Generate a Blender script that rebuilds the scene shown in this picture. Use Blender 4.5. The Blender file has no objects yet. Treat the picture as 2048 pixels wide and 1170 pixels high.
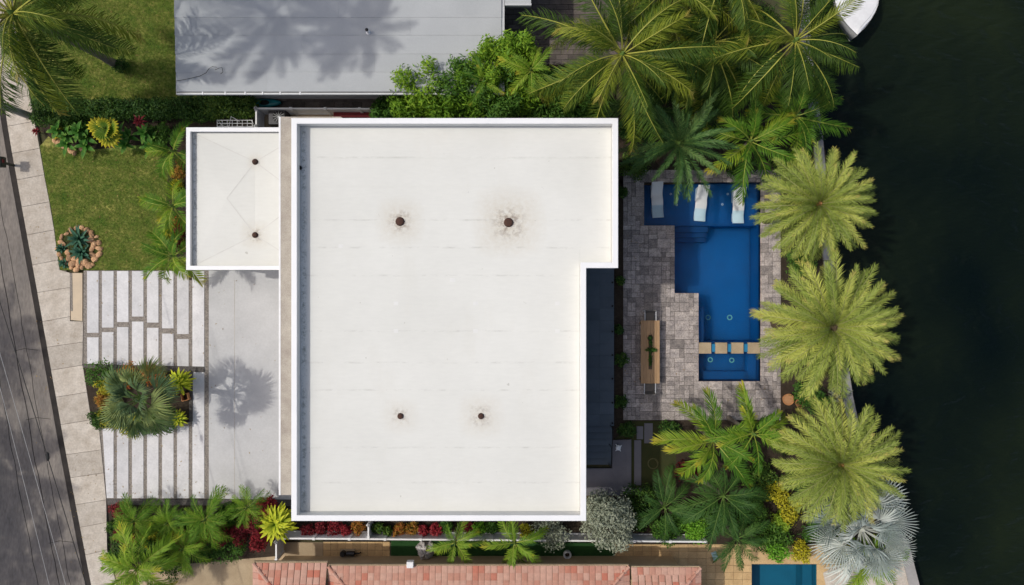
import bpy, bmesh, math, random
import numpy as np
from mathutils import Vector, Matrix
random.seed(7); np.random.seed(7)
rnd = random.uniform
sc = bpy.context.scene
C = sc.collection
# ------------------------------------------------------------------ camera, sky, sun, exposure
CAMH = 36.0; PPM = 38.0            # straight-down view from 36 m, 38 photo pixels per metre on the ground
cam = bpy.data.cameras.new('camera'); camo = bpy.data.objects.new('camera', cam); C.objects.link(camo)
camo.location = (0, 0, CAMH); camo.rotation_euler = (0, 0, 0)
cam.sensor_width = 36.0; cam.lens = 36.0 / (2 * (1024 / PPM) / CAMH); cam.clip_end = 500
sc.camera = camo
SUN = Vector((-1.0, 0.12, 1.48)).normalized()      # towards the sun
w = bpy.data.worlds.new('World'); sc.world = w; w.use_nodes = True
nt = w.node_tree; bg = nt.nodes['Background']
sky = nt.nodes.new('ShaderNodeTexSky'); sky.sky_type = 'NISHITA'; sky.sun_disc = False; sky.dust_density = 4.0; sky.ozone_density = .5
sky.sun_elevation = math.asin(SUN.z); sky.sun_rotation = math.atan2(SUN.x, SUN.y)
nt.links.new(sky.outputs[0], bg.inputs[0]); bg.inputs[1].default_value = 0.135
sl = bpy.data.lights.new('sun', 'SUN'); sl.energy = 2.4; sl.angle = math.radians(0.9); sl.color = (1.0, 0.965, 0.88)
so = bpy.data.objects.new('sun', sl); C.objects.link(so)
so.rotation_euler = SUN.to_track_quat('Z', 'Y').to_euler(); so.location = (-30, 4, 40)
sc.view_settings.view_transform = 'Standard'; sc.view_settings.look = 'None'
sc.view_settings.exposure = -0.18; sc.view_settings.gamma = 1.0; sc.view_settings.use_curve_mapping = False
sc.cycles.use_denoising = True
sc.cycles.transparent_max_bounces = 12; sc.cycles.max_bounces = 8

# ------------------------------------------------------------------ helpers
def P(px, py, h=0.0):
    """photo pixel -> world point on the level plane z = h"""
    k = (1 - h / CAMH) / PPM
    return Vector(((px - 1024) * k, (585 - py) * k, h))
def pw(px_len, h=0.0): return px_len * (1 - h / CAMH) / PPM
def tag(o, label, cat, group=None):
    o['label'] = label; o['category'] = cat
    if group: o['group'] = group
    return o
def link(name, me, mats=(), parent=None):
    for m in (mats if isinstance(mats, (list, tuple)) else [mats]):
        if m is not None and m.name not in [x.name for x in me.materials if x]: me.materials.append(m)
    o = bpy.data.objects.new(name, me); C.objects.link(o)
    if parent is not None: o.parent = parent
    return o
def empty(name, loc, label=None, cat=None, group=None, rz=0):
    o = bpy.data.objects.new(name, None); C.objects.link(o); o.location = loc; o.rotation_euler = (0, 0, rz)
    o.empty_display_size = 0.2
    if label: tag(o, label, cat, group)
    return o
def structure(o): o['kind'] = 'structure'; return o
def stuff(o): o['kind'] = 'stuff'; return o

class MB:
    def __init__(s): s.v = []; s.f = []; s.m = []; s.t = []
    def add(s, vs, fs, mi=0, t=0.0):
        b = len(s.v); s.v += [tuple(v) for v in vs]
        s.t += [t] * len(vs) if not isinstance(t, (list, tuple)) else list(t)
        for f in fs: s.f.append(tuple(b + i for i in f)); s.m.append(mi)
    def box(s, x0, x1, y0, y1, z0, z1, mi=0, bev=0.0):
        b = bev
        if b <= 0:
            vs = [(x0,y0,z0),(x1,y0,z0),(x1,y1,z0),(x0,y1,z0),(x0,y0,z1),(x1,y0,z1),(x1,y1,z1),(x0,y1,z1)]
            s.add(vs, [(0,3,2,1),(4,5,6,7),(0,1,5,4),(1,2,6,5),(2,3,7,6),(3,0,4,7)], mi)
        else:
            vs = [(x0,y0,z0),(x1,y0,z0),(x1,y1,z0),(x0,y1,z0),(x0,y0,z1-b),(x1,y0,z1-b),(x1,y1,z1-b),(x0,y1,z1-b),
                  (x0+b,y0+b,z1),(x1-b,y0+b,z1),(x1-b,y1-b,z1),(x0+b,y1-b,z1)]
            s.add(vs, [(0,3,2,1),(0,1,5,4),(1,2,6,5),(2,3,7,6),(3,0,4,7),(4,5,9,8),(5,6,10,9),(6,7,11,10),(7,4,8,11),(8,9,10,11)], mi)
    def prism(s, poly, z0, z1, mi=0, bev=0.0):
        n = len(poly)
        if sum(poly[i][0]*poly[(i+1)%n][1]-poly[(i+1)%n][0]*poly[i][1] for i in range(n)) < 0: poly = poly[::-1]
        vs = [(p[0],p[1],z0) for p in poly] + [(p[0],p[1],z1-bev) for p in poly]
        fs = [tuple(range(n))[::-1]] + [(i,(i+1)%n,n+(i+1)%n,n+i) for i in range(n)]
        if bev > 0:
            cx = sum(p[0] for p in poly)/n; cy = sum(p[1] for p in poly)/n
            def sh(p):
                d = Vector((cx-p[0], cy-p[1])); d.normalize(); return (p[0]+d.x*bev*1.4, p[1]+d.y*bev*1.4, z1)
            vs += [sh(p) for p in poly]
            fs += [(n+i,n+(i+1)%n,2*n+(i+1)%n,2*n+i) for i in range(n)] + [tuple(range(2*n,3*n))]
        else: fs.append(tuple(range(n,2*n)))
        s.add(vs, fs, mi)
    def tube(s, pts, rads, n=8, mi=0, cap=True):
        pts = [Vector(p) for p in pts]; rings = []
        if not isinstance(rads, (list, tuple)): rads = [rads]*len(pts)
        vs = []; fs = []
        for i, p in enumerate(pts):
            d = (pts[min(i+1,len(pts)-1)] - pts[max(i-1,0)])
            if d.length < 1e-9: d = Vector((0,0,1))
            d.normalize(); a = d.orthogonal() if abs(d.z) < .95 else Vector((1,0,0)); a = (a - d*a.dot(d)).normalized(); bb = d.cross(a)
            for k in range(n):
                an = 2*math.pi*k/n; vs.append(p + (a*math.cos(an)+bb*math.sin(an))*rads[i])
        for i in range(len(pts)-1):
            for k in range(n): fs.append((i*n+k, i*n+(k+1)%n, (i+1)*n+(k+1)%n, (i+1)*n+k))
        if cap: fs.append(tuple(range(n))[::-1]); fs.append(tuple(range((len(pts)-1)*n, len(pts)*n)))
        s.add(vs, fs, mi)
    def lathe(s, prof, n=16, c=(0,0,0), mi=0):
        vs = []; fs = []
        for r, z in prof:
            for k in range(n):
                a = 2*math.pi*k/n; vs.append((c[0]+r*math.cos(a), c[1]+r*math.sin(a), c[2]+z))
        for i in range(len(prof)-1):
            for k in range(n): fs.append((i*n+k, i*n+(k+1)%n, (i+1)*n+(k+1)%n, (i+1)*n+k))
        fs.append(tuple(range(n))[::-1]); fs.append(tuple(range((len(prof)-1)*n, len(prof)*n)))
        s.add(vs, fs, mi)
    def mesh(s, name, mats=(), smooth=False):
        me = bpy.data.meshes.new(name); me.from_pydata(s.v, [], s.f)
        for m in (mats if isinstance(mats, (list,tuple)) else [mats]): me.materials.append(m)
        if s.m: me.polygons.foreach_set('material_index', s.m)
        if any(s.t):
            at = me.attributes.new('t', 'FLOAT', 'POINT'); at.data.foreach_set('value', s.t)
        if smooth: me.polygons.foreach_set('use_smooth', [True]*len(s.f))
        me.update(); return me
    def build(s, name, mats, parent=None, smooth=False):
        return link(name, s.mesh(name, mats, smooth), (), parent)
def pbox(name, mat, parent, *a, **k):
    m = MB(); m.box(*a, **k); return m.build(name, mat, parent)
def pprism(name, mat, parent, poly, z0, z1, bev=0.0):
    m = MB(); m.prism(poly, z0, z1, 0, bev); return m.build(name, mat, parent)
def pxpoly(pts, h=0.0): return [P(x, y, h).xy[:] for x, y in pts]
def sheet_hole(name, outer, holes, z, mat):
    bm = bmesh.new(); es = []
    for loop in [outer] + holes:
        vs = [bm.verts.new((x, y, z)) for x, y in loop]
        es += [bm.edges.new((vs[i], vs[(i+1) % len(vs)])) for i in range(len(vs))]
    bmesh.ops.triangle_fill(bm, edges=es, use_beauty=True, use_dissolve=False)
    for f in bm.faces:
        if f.normal.z < 0: f.normal_flip()
    me = bpy.data.meshes.new(name); bm.to_mesh(me); bm.free()
    return link(name, me, mat)

# ------------------------------------------------------------------ materials
def nodes(name):
    m = bpy.data.materials.new(name); m.use_nodes = True; t = m.node_tree
    return m, t, t.nodes['Principled BSDF'], t.nodes['Material Output']
def rgb(c): return (c[0], c[1], c[2], 1.0)
def ramp(t, stops, fac):
    r = t.nodes.new('ShaderNodeValToRGB'); e = r.color_ramp.elements
    while len(e) < len(stops): e.new(0.5)
    for i, (p, c) in enumerate(stops): e[i].position = p; e[i].color = rgb(c)
    t.links.new(fac, r.inputs[0]); return r.outputs[0]
def noise(t, scale, detail=4, rough=.6, vec=None, dist=0.0):
    n = t.nodes.new('ShaderNodeTexNoise'); n.inputs['Scale'].default_value = scale; n.inputs['Detail'].default_value = detail
    n.inputs['Roughness'].default_value = rough; n.inputs['Distortion'].default_value = dist
    if vec is not None: t.links.new(vec, n.inputs['Vector'])
    return n.outputs['Fac']
def pos(t, scale=None):
    g = t.nodes.new('ShaderNodeNewGeometry')
    if scale is None: return g.outputs['Position']
    mp = t.nodes.new('ShaderNodeMapping'); mp.inputs['Scale'].default_value = scale
    t.links.new(g.outputs['Position'], mp.inputs[0]); return mp.outputs[0]
def mixc(t, fac, a, b, mode='MIX'):
    m = t.nodes.new('ShaderNodeMix'); m.data_type = 'RGBA'; m.blend_type = mode
    for s, v in ((m.inputs[0], fac), (m.inputs[6], a), (m.inputs[7], b)):
        if hasattr(v, 'links') or hasattr(v, 'is_linked'): t.links.new(v, s)
        elif isinstance(v, (int, float)): s.default_value = v
        else: s.default_value = rgb(v)
    return m.outputs[2]
def math_(t, op, a, b=0.0, clamp=False):
    m = t.nodes.new('ShaderNodeMath'); m.operation = op; m.use_clamp = clamp
    for s, v in ((m.inputs[0], a), (m.inputs[1], b)):
        if isinstance(v, (int, float)): s.default_value = v
        else: t.links.new(v, s)
    return m.outputs[0]
def maprange(t, v, a, b, c=0.0, d=1.0):
    m = t.nodes.new('ShaderNodeMapRange'); m.inputs[1].default_value = a; m.inputs[2].default_value = b
    m.inputs[3].default_value = c; m.inputs[4].default_value = d; t.links.new(v, m.inputs[0]); return m.outputs[0]
def bump(t, bs, height, strength=.3, dist=.02):
    b = t.nodes.new('ShaderNodeBump'); b.inputs['Strength'].default_value = strength; b.inputs['Distance'].default_value = dist
    t.links.new(height, b.inputs['Height']); t.links.new(b.outputs[0], bs.inputs['Normal'])
def M(name, c1, c2=None, scale=2.0, rough=.7, bscale=None, bstr=.3, bdist=.01, fine=None, objrand=0.0, spec=.3, metal=0.0, vs=None):
    """procedural surface: two colours mixed by noise, fine speckle, per-object shift, bump"""
    m, t, b, o = nodes(name); c2 = c2 or tuple(x*.8 for x in c1); ps = pos(t, vs)
    col = ramp(t, [(.3, c1), (.7, c2)], noise(t, scale, 6, .62, ps))
    if fine:
        f = noise(t, fine[0], 2, .5, ps)
        col = mixc(t, 1.0, col, ramp(t, [(.25, (1-fine[1],)*3), (.75, (1+fine[1],)*3)], f), 'MULTIPLY')
    if objrand:
        oi = t.nodes.new('ShaderNodeObjectInfo')
        gi = t.nodes.new('ShaderNodeNewGeometry')
        rr_ = math_(t, 'FRACT', math_(t, 'ADD', oi.outputs['Random'], gi.outputs['Random Per Island']))
        col = mixc(t, 1.0, col, ramp(t, [(0, (1-objrand,)*3), (1, (1+objrand,)*3)], rr_), 'MULTIPLY')
    t.links.new(col, b.inputs['Base Color']); b.inputs['Roughness'].default_value = rough
    b.inputs['Specular IOR Level'].default_value = spec; b.inputs['Metallic'].default_value = metal
    if bscale: bump(t, b, noise(t, bscale, 5, .6, ps), bstr, bdist)
    return m
def L(name, cols, tip=None, tipstart=.75, trans=.3, rough=.55, spec=.18, base=None, frond=.35):
    """leaf: colour varies leaf by leaf and plant by plant, tips may yellow, light passes through"""
    m, t, b, o = nodes(name)
    g = t.nodes.new('ShaderNodeNewGeometry'); oi = t.nodes.new('ShaderNodeObjectInfo')
    f = math_(t, 'ADD', math_(t, 'MULTIPLY', g.outputs['Random Per Island'], 1-frond), math_(t, 'MULTIPLY', oi.outputs['Random'], frond))
    n = len(cols); col = ramp(t, [(i/(n-1) if n > 1 else 0, c) for i, c in enumerate(cols)], f)
    if tip or base:
        at = t.nodes.new('ShaderNodeAttribute'); at.attribute_name = 't'
        tv = math_(t, 'ADD', at.outputs['Fac'], math_(t, 'MULTIPLY', math_(t, 'SUBTRACT', oi.outputs['Random'], .5), .25))
        if tip: col = mixc(t, maprange(t, tv, tipstart, 1.05), col, tip)
        if base: col = mixc(t, maprange(t, tv, .35, .8, 1.0, 0.0), col, base)
    t.links.new(col, b.inputs['Base Color']); b.inputs['Roughness'].default_value = rough; b.inputs['Specular IOR Level'].default_value = spec
    tr = t.nodes.new('ShaderNodeBsdfTranslucent'); t.links.new(mixc(t, 1.0, col, (1.1, 1.25, .6), 'MULTIPLY'), tr.inputs[0])
    mx = t.nodes.new('ShaderNodeMixShader'); mx.inputs[0].default_value = trans*.7
    t.links.new(b.outputs[0], mx.inputs[1]); t.links.new(tr.outputs[0], mx.inputs[2]); t.links.new(mx.outputs[0], o.inputs[0])
    return m
def plain(name, c, rough=.5, metal=0, spec=.4): return M(name, c, tuple(x*.86 for x in c), 3.0, rough, 40, .15, .004, None, 0, spec, metal)

m_soil = M('mulch', (.030,.021,.014), (.055,.04,.028), 6, .95, 60, .8, .03, (90,.4))
m_ground = M('earth', (.05,.06,.025), (.09,.07,.04), .8, .95, 30, .6, .03, (60,.3))
m_lawn = M('lawn', (.055,.13,.016), (.33,.29,.085), 1.5, .95, 45, .9, .04, (7,.6))
m_grass = L('grass_blade', [(.06,.15,.016),(.15,.25,.03),(.33,.35,.085)], trans=.25, rough=.6)
m_road = M('asphalt', (.15,.135,.125), (.25,.218,.19), .8, .9, 160, .5, .008, (9,.20))
t_ = m_road.node_tree; mp_ = [n for n in t_.nodes if n.type == 'NEW_GEOMETRY'][0]
vm = t_.nodes.new('ShaderNodeMapping'); vm.inputs['Rotation'].default_value = (0,0,math.radians(-10.5)); vm.inputs['Scale'].default_value = (1.3,.42,1)
t_.links.new(mp_.outputs['Position'], vm.inputs[0])
for n_ in [n for n in t_.nodes if n.type == 'TEX_NOISE'][:2]: t_.links.new(vm.outputs[0], n_.inputs['Vector'])
m_gutter = M('gutter_asphalt', (.022,.019,.018), (.045,.038,.034), 2, .9, 80, .5, .01)
m_walk = M('sidewalk_concrete', (.575,.52,.455), (.40,.345,.285), 1.6, .9, 120, .25, .004, (12,.14), .10)
m_slab = M('driveway_concrete', (.67,.66,.67), (.54,.535,.545), 1.3, .85, 130, .2, .003, (12,.08), .07)
m_jointgrey = M('joint_filler', (.17,.145,.12), (.11,.09,.075), 4, .95)
m_apron = M('apron_concrete', (.50,.47,.41), (.40,.36,.30), 1.2, .9, 120, .25, .004, (70,.08))
m_sand = M('sandy_concrete', (.62,.50,.36), (.52,.42,.31), 1.5, .9, 100, .3, .005, (60,.1))
m_drive = M('poured_driveway', (.535,.535,.54), (.45,.45,.455), .6, .85, 140, .15, .003, (12,.05))
m_paver = M('travertine_paver', (.43,.375,.345), (.22,.195,.19), 3.0, .85, 60, .5, .008, (14,.35), .34)
m_grout = M('paver_joint', (.045,.04,.036), None, 5, .95)
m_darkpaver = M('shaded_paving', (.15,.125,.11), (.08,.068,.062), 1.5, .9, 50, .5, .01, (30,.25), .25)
m_tanstone = M('golden_travertine', (.62,.44,.23), (.45,.29,.14), 1.1, .8, 60, .35, .006, (24,.15), .14)
m_tanconc = M('tan_concrete', (.46,.36,.24), (.33,.25,.16), 1.0, .9, 80, .4, .006, (40,.15))
m_turf = M('artificial_turf', (.014,.055,.012), (.022,.075,.018), 4, .9, 120, .7, .02, (80,.3))
m_deck = M('slate_deck_tile', (.10,.122,.145), (.08,.10,.12), 1.2, .7, 70, .25, .004, (30,.08), .08)
m_landing = M('landing_concrete', (.17,.165,.185), (.13,.125,.14), 1, .85, 90, .25, .004)
m_white = plain('white_paint', (.80,.80,.81), .55)
m_whitetrim = M('white_coping', (.83,.83,.84), (.77,.775,.79), .8, .5, 60, .12, .003)
m_wall = M('white_stucco', (.76,.75,.73), (.68,.67,.65), 1.2, .85, 90, .4, .005)
m_ledge = M('weathered_ledge_concrete', (.47,.43,.37), (.33,.29,.25), 1.4, .9, 60, .4, .006, (28,.18))
m_glass = plain('dark_window_glass', (.03,.04,.05), .08, 0, .6)
m_tanwall = M('tan_stucco', (.56,.43,.27), (.47,.35,.21), 1.5, .9, 80, .4, .005)
m_frame = plain('dark_aluminium', (.05,.05,.055), .4, .6)
m_black = plain('black_metal', (.012,.012,.014), .4, .3)
m_groof = M('grey_roof_membrane', (.44,.455,.465), (.375,.39,.40), .3, .8, 60, .15, .003, (26,.05), .03)
m_gutterw = plain('pale_gutter_metal', (.55,.56,.57), .45, .1)
m_wood = M('teak', (.46,.29,.155), (.36,.22,.115), 3, .6, 50, .3, .004, None, .10, vs=(9,1,1))
m_trunkc = M('coconut_trunk', (.23,.20,.165), (.13,.11,.09), 4, .95, 25, .8, .03)
m_trunkd = M('date_trunk', (.13,.095,.06), (.07,.05,.032), 6, .95, 25, .9, .04)
m_stem = M('green_stem', (.10,.13,.04), (.07,.08,.03), 4, .8)
m_bark = M('brown_bark', (.12,.09,.065), (.07,.052,.04), 6, .95, 30, .8, .02)
m_terra = M('terracotta', (.52,.25,.11), (.42,.19,.08), 3, .8, 40, .3, .005)
m_rock = M('limestone_rock', (.62,.39,.22), (.42,.23,.125), 5, .9, 25, .7, .03, None, .22)
m_pebble = M('pebble_strip', (.37,.33,.29), (.11,.095,.085), 16, .9, 40, .9, .02)
m_darkpebble = M('dark_pebble', (.16,.145,.135), (.05,.045,.042), 16, .9, 40, .9, .02)
m_seawall = M('seawall_concrete', (.38,.36,.35), (.26,.25,.24), 1.5, .9, 60, .4, .006)
m_pole = M('weathered_pole_wood', (.38,.37,.34), (.27,.26,.235), 5, .9, 30, .5, .01, None, 0, vs=(4,4,.4))
m_cable = plain('grey_cable', (.42,.41,.40), .6)
m_cabled = plain('black_cable', (.02,.02,.02), .6)
m_hull = plain('gelcoat_white', (.82,.82,.83), .25, 0, .5)
m_red = plain('maroon_canvas', (.14,.012,.016), .8)
m_teal = plain('teal_plastic', (.01,.20,.23), .4)
m_chaise = M('lounger_resin', (.74,.75,.75), (.68,.69,.69), 1.5, .5, 40, .1, .003)
m_bluetile = M('pool_plaster', (.001,.105,.315), (.001,.095,.285), 1.5, .6, 50, .1, .003, (20,.06))
b_ = m_bluetile.node_tree.nodes['Principled BSDF']; b_.subsurface_method = 'BURLEY' if hasattr(b_, 'subsurface_method') else None
b_.inputs['Subsurface Weight'].default_value = 1.0; b_.inputs['Subsurface Radius'].default_value = (1,1,1); b_.inputs['Subsurface Scale'].default_value = 2.2
m_tealtile = M('teal_pool_plaster', (.006,.13,.20), (.005,.10,.16), 1.0, .6)
m_spill = M('spillway_tile', (.03,.22,.42), (.025,.18,.36), 4, .3)
m_jet = plain('drain_ring_plastic', (.16,.42,.38), .5)

def water_mat(name, tint, rip=6.0, st=.12):
    m, t, b, o = nodes(name)
    tr = t.nodes.new('ShaderNodeBsdfTransparent'); tr.inputs[0].default_value = rgb(tint)
    gl = t.nodes.new('ShaderNodeBsdfGlossy'); gl.inputs['Roughness'].default_value = .04
    bp = t.nodes.new('ShaderNodeBump'); bp.inputs['Strength'].default_value = st; bp.inputs['Distance'].default_value = .03
    t.links.new(noise(t, rip, 3, .5, pos(t)), bp.inputs['Height']); t.links.new(bp.outputs[0], gl.inputs['Normal'])
    fr = t.nodes.new('ShaderNodeFresnel'); fr.inputs[0].default_value = 1.33; t.links.new(bp.outputs[0], fr.inputs['Normal'])
    mx = t.nodes.new('ShaderNodeMixShader'); t.links.new(fr.outputs[0], mx.inputs[0])
    t.links.new(tr.outputs[0], mx.inputs[1]); t.links.new(gl.outputs[0], mx.inputs[2]); t.links.new(mx.outputs[0], o.inputs[0])
    return m
m_poolwater = water_mat('pool_water', (.80,.93,1.0))
m_canal, t_, b_, o_ = nodes('canal_water')
t_.links.new(ramp(t_, [(.35,(.0016,.0046,.0044)), (.68,(.0105,.0165,.0075))], noise(t_, .09, 2, .5, pos(t_))), b_.inputs['Base Color'])
b_.inputs['Roughness'].default_value = .06; b_.inputs['IOR'].default_value = 1.33; b_.inputs['Specular IOR Level'].default_value = .22
wv = t_.nodes.new('ShaderNodeTexWave'); wv.inputs['Scale'].default_value = .55; wv.inputs['Distortion'].default_value = 9; wv.inputs['Detail'].default_value = 3
wv.inputs['Detail Scale'].default_value = 1.2; t_.links.new(pos(t_, (.35, 1.4, 1)), wv.inputs[0])
bump(t_, b_, math_(t_, 'ADD', math_(t_, 'MULTIPLY', wv.outputs['Fac'], .5), noise(t_, 2.2, 4, .6, pos(t_, (.5,1.2,1)))), .9, .12)

# roof membrane: white, faint dirt, rust stains round the drains, dirt line along the west parapet
ROOF_H = 6.4
def membrane(name, drains, x_dirt, seam_y=(), base=((.715,.715,.68),(.655,.655,.62))):
    m, t, b, o = nodes(name); ps = pos(t)
    col = ramp(t, [(.3, base[0]), (.7, base[1])], noise(t, .22, 5, .6, ps))
    col = mixc(t, 1.0, col, ramp(t, [(.2,(.965,)*3),(.8,(1.02,)*3)], noise(t, 9, 3, .6, pos(t, (.25,1,1)))), 'MULTIPLY')
    sep = t.nodes.new('ShaderNodeSeparateXYZ'); t.links.new(ps, sep.inputs[0])
    for (dx, dy, r, k) in drains:
        vd = t.nodes.new('ShaderNodeVectorMath'); vd.operation = 'DISTANCE'; t.links.new(ps, vd.inputs[0]); vd.inputs[1].default_value = (dx, dy, ROOF_H if dx > -9 else 3.7)
        ax = math_(t, 'MAXIMUM', math_(t, 'ABSOLUTE', math_(t, 'SUBTRACT', sep.outputs[0], dx)), math_(t, 'ABSOLUTE', math_(t, 'SUBTRACT', sep.outputs[1], dy)))
        ax = math_(t, 'ADD', math_(t, 'MULTIPLY', ax, .5), math_(t, 'MULTIPLY', vd.outputs['Value'], .5))
        ns = noise(t, 5, 5, .7, ps)
        wide = math_(t, 'MULTIPLY', maprange(t, ax, .12, r, .9*k, 0), maprange(t, ns, .2, .6), True)
        col = mixc(t, wide, col, (.55,.50,.41))
        near = math_(t, 'MULTIPLY', maprange(t, ax, .16, r*.5, .8*k, 0), maprange(t, noise(t, 4.5, 4, .7, ps), .46, .62), True)
        col = mixc(t, near, col, (.20,.15,.12))
    for sy in seam_y:
        ln = math_(t, 'MULTIPLY', maprange(t, math_(t, 'ABSOLUTE', math_(t, 'SUBTRACT', sep.outputs[1], sy)), .012, .06, 1, 0), maprange(t, noise(t, 1.1, 5, .75, pos(t, (1,2.7,1))), .48, .7), True)
        col = mixc(t, math_(t, 'MULTIPLY', ln, .5), col, (.36,.35,.32))
    dirt = math_(t, 'MULTIPLY', maprange(t, math_(t, 'ABSOLUTE', math_(t, 'SUBTRACT', sep.outputs[0], x_dirt)), .0, .16, 1, 0), maprange(t, noise(t, 6, 5, .75, ps), .46, .62), True)
    col = mixc(t, math_(t, 'MULTIPLY', dirt, .8), col, (.16,.18,.15))
    col = mixc(t, math_(t, 'MULTIPLY', maprange(t, noise(t, 3.4, 2, .5, ps), .755, .785), .5), col, (.33,.31,.27))
    col = mixc(t, math_(t, 'MULTIPLY', maprange(t, noise(t, .5, 5, .7, pos(t, (1.6,.5,1))), .55, .75), .22), col, (.62,.60,.54))
    t.links.new(col, b.inputs['Base Color']); b.inputs['Roughness'].default_value = .75; b.inputs['Specular IOR Level'].default_value = .25
    bump(t, b, noise(t, 1.3, 4, .6, ps), .12, .02)
    return m

# ------------------------------------------------------------------ ground, water, road, walks
SEA = [(1585,-700),(1618,100),(1640,270),(1662,520),(1700,790),(1745,1000),(1812,1085),(1836,1180),(1900,1500),(1960,1800)]
sea_w = pxpoly(SEA)
POOL = [(1288,365),(1520,365),(1520,762),(1397,762),(1397,586),(1349,586),(1349,451),(1288,451)]
pool_w = pxpoly(POOL)
SPOOL = [(1503,1128),(1632,1128),(1632,1330),(1503,1330)]
spool_w = pxpoly(SPOOL)
sea_line = [(sea_w[0][0], 110)] + sea_w + [(sea_w[-1][0], -110)]
outer = [(-120,110),(-120,-110)] + sea_line[::-1]
structure(sheet_hole('ground', outer, [pool_w, spool_w], -0.10, m_ground))
structure(sheet_hole('canal_water', [(x-.3, y) for x, y in sea_line] + [(140,-110),(140,110)], [], -1.3, m_canal))
# seawall: wall and cap following the bank
sw = empty('seawall', (sea_w[3][0], sea_w[3][1], 0), 'grey concrete seawall cap along the edge of the dark canal', 'seawall')
off = sw.location
for i in range(len(sea_line)-1):
    a, b = Vector(sea_line[i]), Vector(sea_line[i+1]); d = (b-a); nseg = max(1, int(d.length/6)) if d.length < 60 else 1
    nrm = Vector((d.y, -d.x)).normalized(); nrm = nrm if nrm.x > 0 else -nrm
    for k in range(nseg):
        p, q = a + d*(k/nseg), a + d*((k+1)/nseg); e = d.normalized()*.008
        p = p + e; q = q - e
        quad = [p - nrm*.45 - off.xy, p + nrm*.08 - off.xy, q + nrm*.08 - off.xy, q - nrm*.45 - off.xy]
        pprism('cap_section', m_seawall, sw, [v[:] for v in quad], -2.2, .14, .015)

def interp(tab, y):
    for (y0, x0), (y1, x1) in zip(tab, tab[1:]):
        if y <= y1: return x0 + (x1-x0)*(y-y0)/(y1-y0)
    (y0, x0), (y1, x1) = tab[-2:]; return x0 + (x1-x0)*(y-y0)/(y1-y0)
LEFT = [(-400,-98),(0,-26),(195,8),(285,22),(560,72),(920,136),(1170,184),(1600,262)]
RIGHT = [(-400,-48),(0,26),(195,62),(290,80),(360,92),(430,106),(540,121),(546,142),(642,142),(643,168),(727,167),(735,168),(850,186),(857,200),(995,214),(1110,216),(1170,236),(1600,310)]
ys = list(range(-400, 1601, 80))
road_poly = [P(-1100,-400).xy[:], ] + [P(interp(LEFT,y)-15, y).xy[:] for y in ys] + [P(-1100,1600).xy[:]]
structure(pprism('road', m_road, None, road_poly, -.3, -.06))
structure(pprism('gutter', m_gutter, None, [P(interp(LEFT,y)-19, y).xy[:] for y in ys] + [P(interp(LEFT,y)+.5, y).xy[:] for y in ys[::-1]], -.3, -.075))
for off_, w_ in ((30,1.0),(52,1.6),(95,1.2)):      # tar seams and a patch edge along the asphalt
    random.seed(off_); yy_ = list(range(-100, 1300, 25)); wob = [rnd(-1.6,1.6) for _ in yy_]
    pprism('tar_seam', m_gutter, bpy.data.objects['road'], [P(interp(LEFT,y)-15-off_+b_-w_/2, y).xy[:] for y, b_ in zip(yy_, wob)] + [P(interp(LEFT,y)-15-off_+b_+w_/2, y).xy[:] for y, b_ in list(zip(yy_, wob))[::-1]], -.1, -.056)
for y_ in (700, 838, 1085):
    x1_ = interp(LEFT, y_)-22; pprism('crack', m_gutter, bpy.data.objects['road'], pxpoly([(x1_,y_),(x1_-28,y_-3),(x1_-50,y_+2),(x1_-50,y_+2.8),(x1_-28,y_-2),(x1_,y_+.9)]), -.1, -.0555)
sidewalk = structure(pprism('sidewalk', m_jointgrey, None, [P(interp(LEFT,y), y).xy[:] for y in ys] + [P(interp(RIGHT,y)-2, y).xy[:] for y in ys[::-1]], -.3, .02))
joints = [-400,-345,-290,-235,-180,-125,-70,-15,40,92,144,198,250,304,357,411,467,527,582,640,691,737,791,846,906,952,1006,1051,1106,1170,1225,1280,1335,1390]
for a, b in zip(joints, joints[1:]):
    g = .35
    brk = [y for y in (540,546,642,643,727,735,850,857) if a-7 < y < b-7]
    rt = [P(interp(RIGHT, a-7)-.5, a-7+g)] + [P(interp(RIGHT, y)-.5, y) for y in brk] + [P(interp(RIGHT, b-7)-.5, b-7-g)]
    poly = [P(interp(LEFT,a)+.3, a+3+g), ] + rt + [P(interp(LEFT,b)+.3, b+3-g)]
    pprism('concrete_panel', m_walk, sidewalk, [p.xy[:] for p in poly], -.2, .06 + rnd(-.003,.003), .006)
structure(pprism('sandy_apron', m_sand, None, pxpoly([(142.5,546),(166,546),(166,642),(143,640)]), -.2, .056))
pprism('pebble_edge', m_pebble, bpy.data.objects['sandy_apron'], pxpoly([(141,546),(146,546),(147,622),(143,622)]), -.1, .064)

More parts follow.
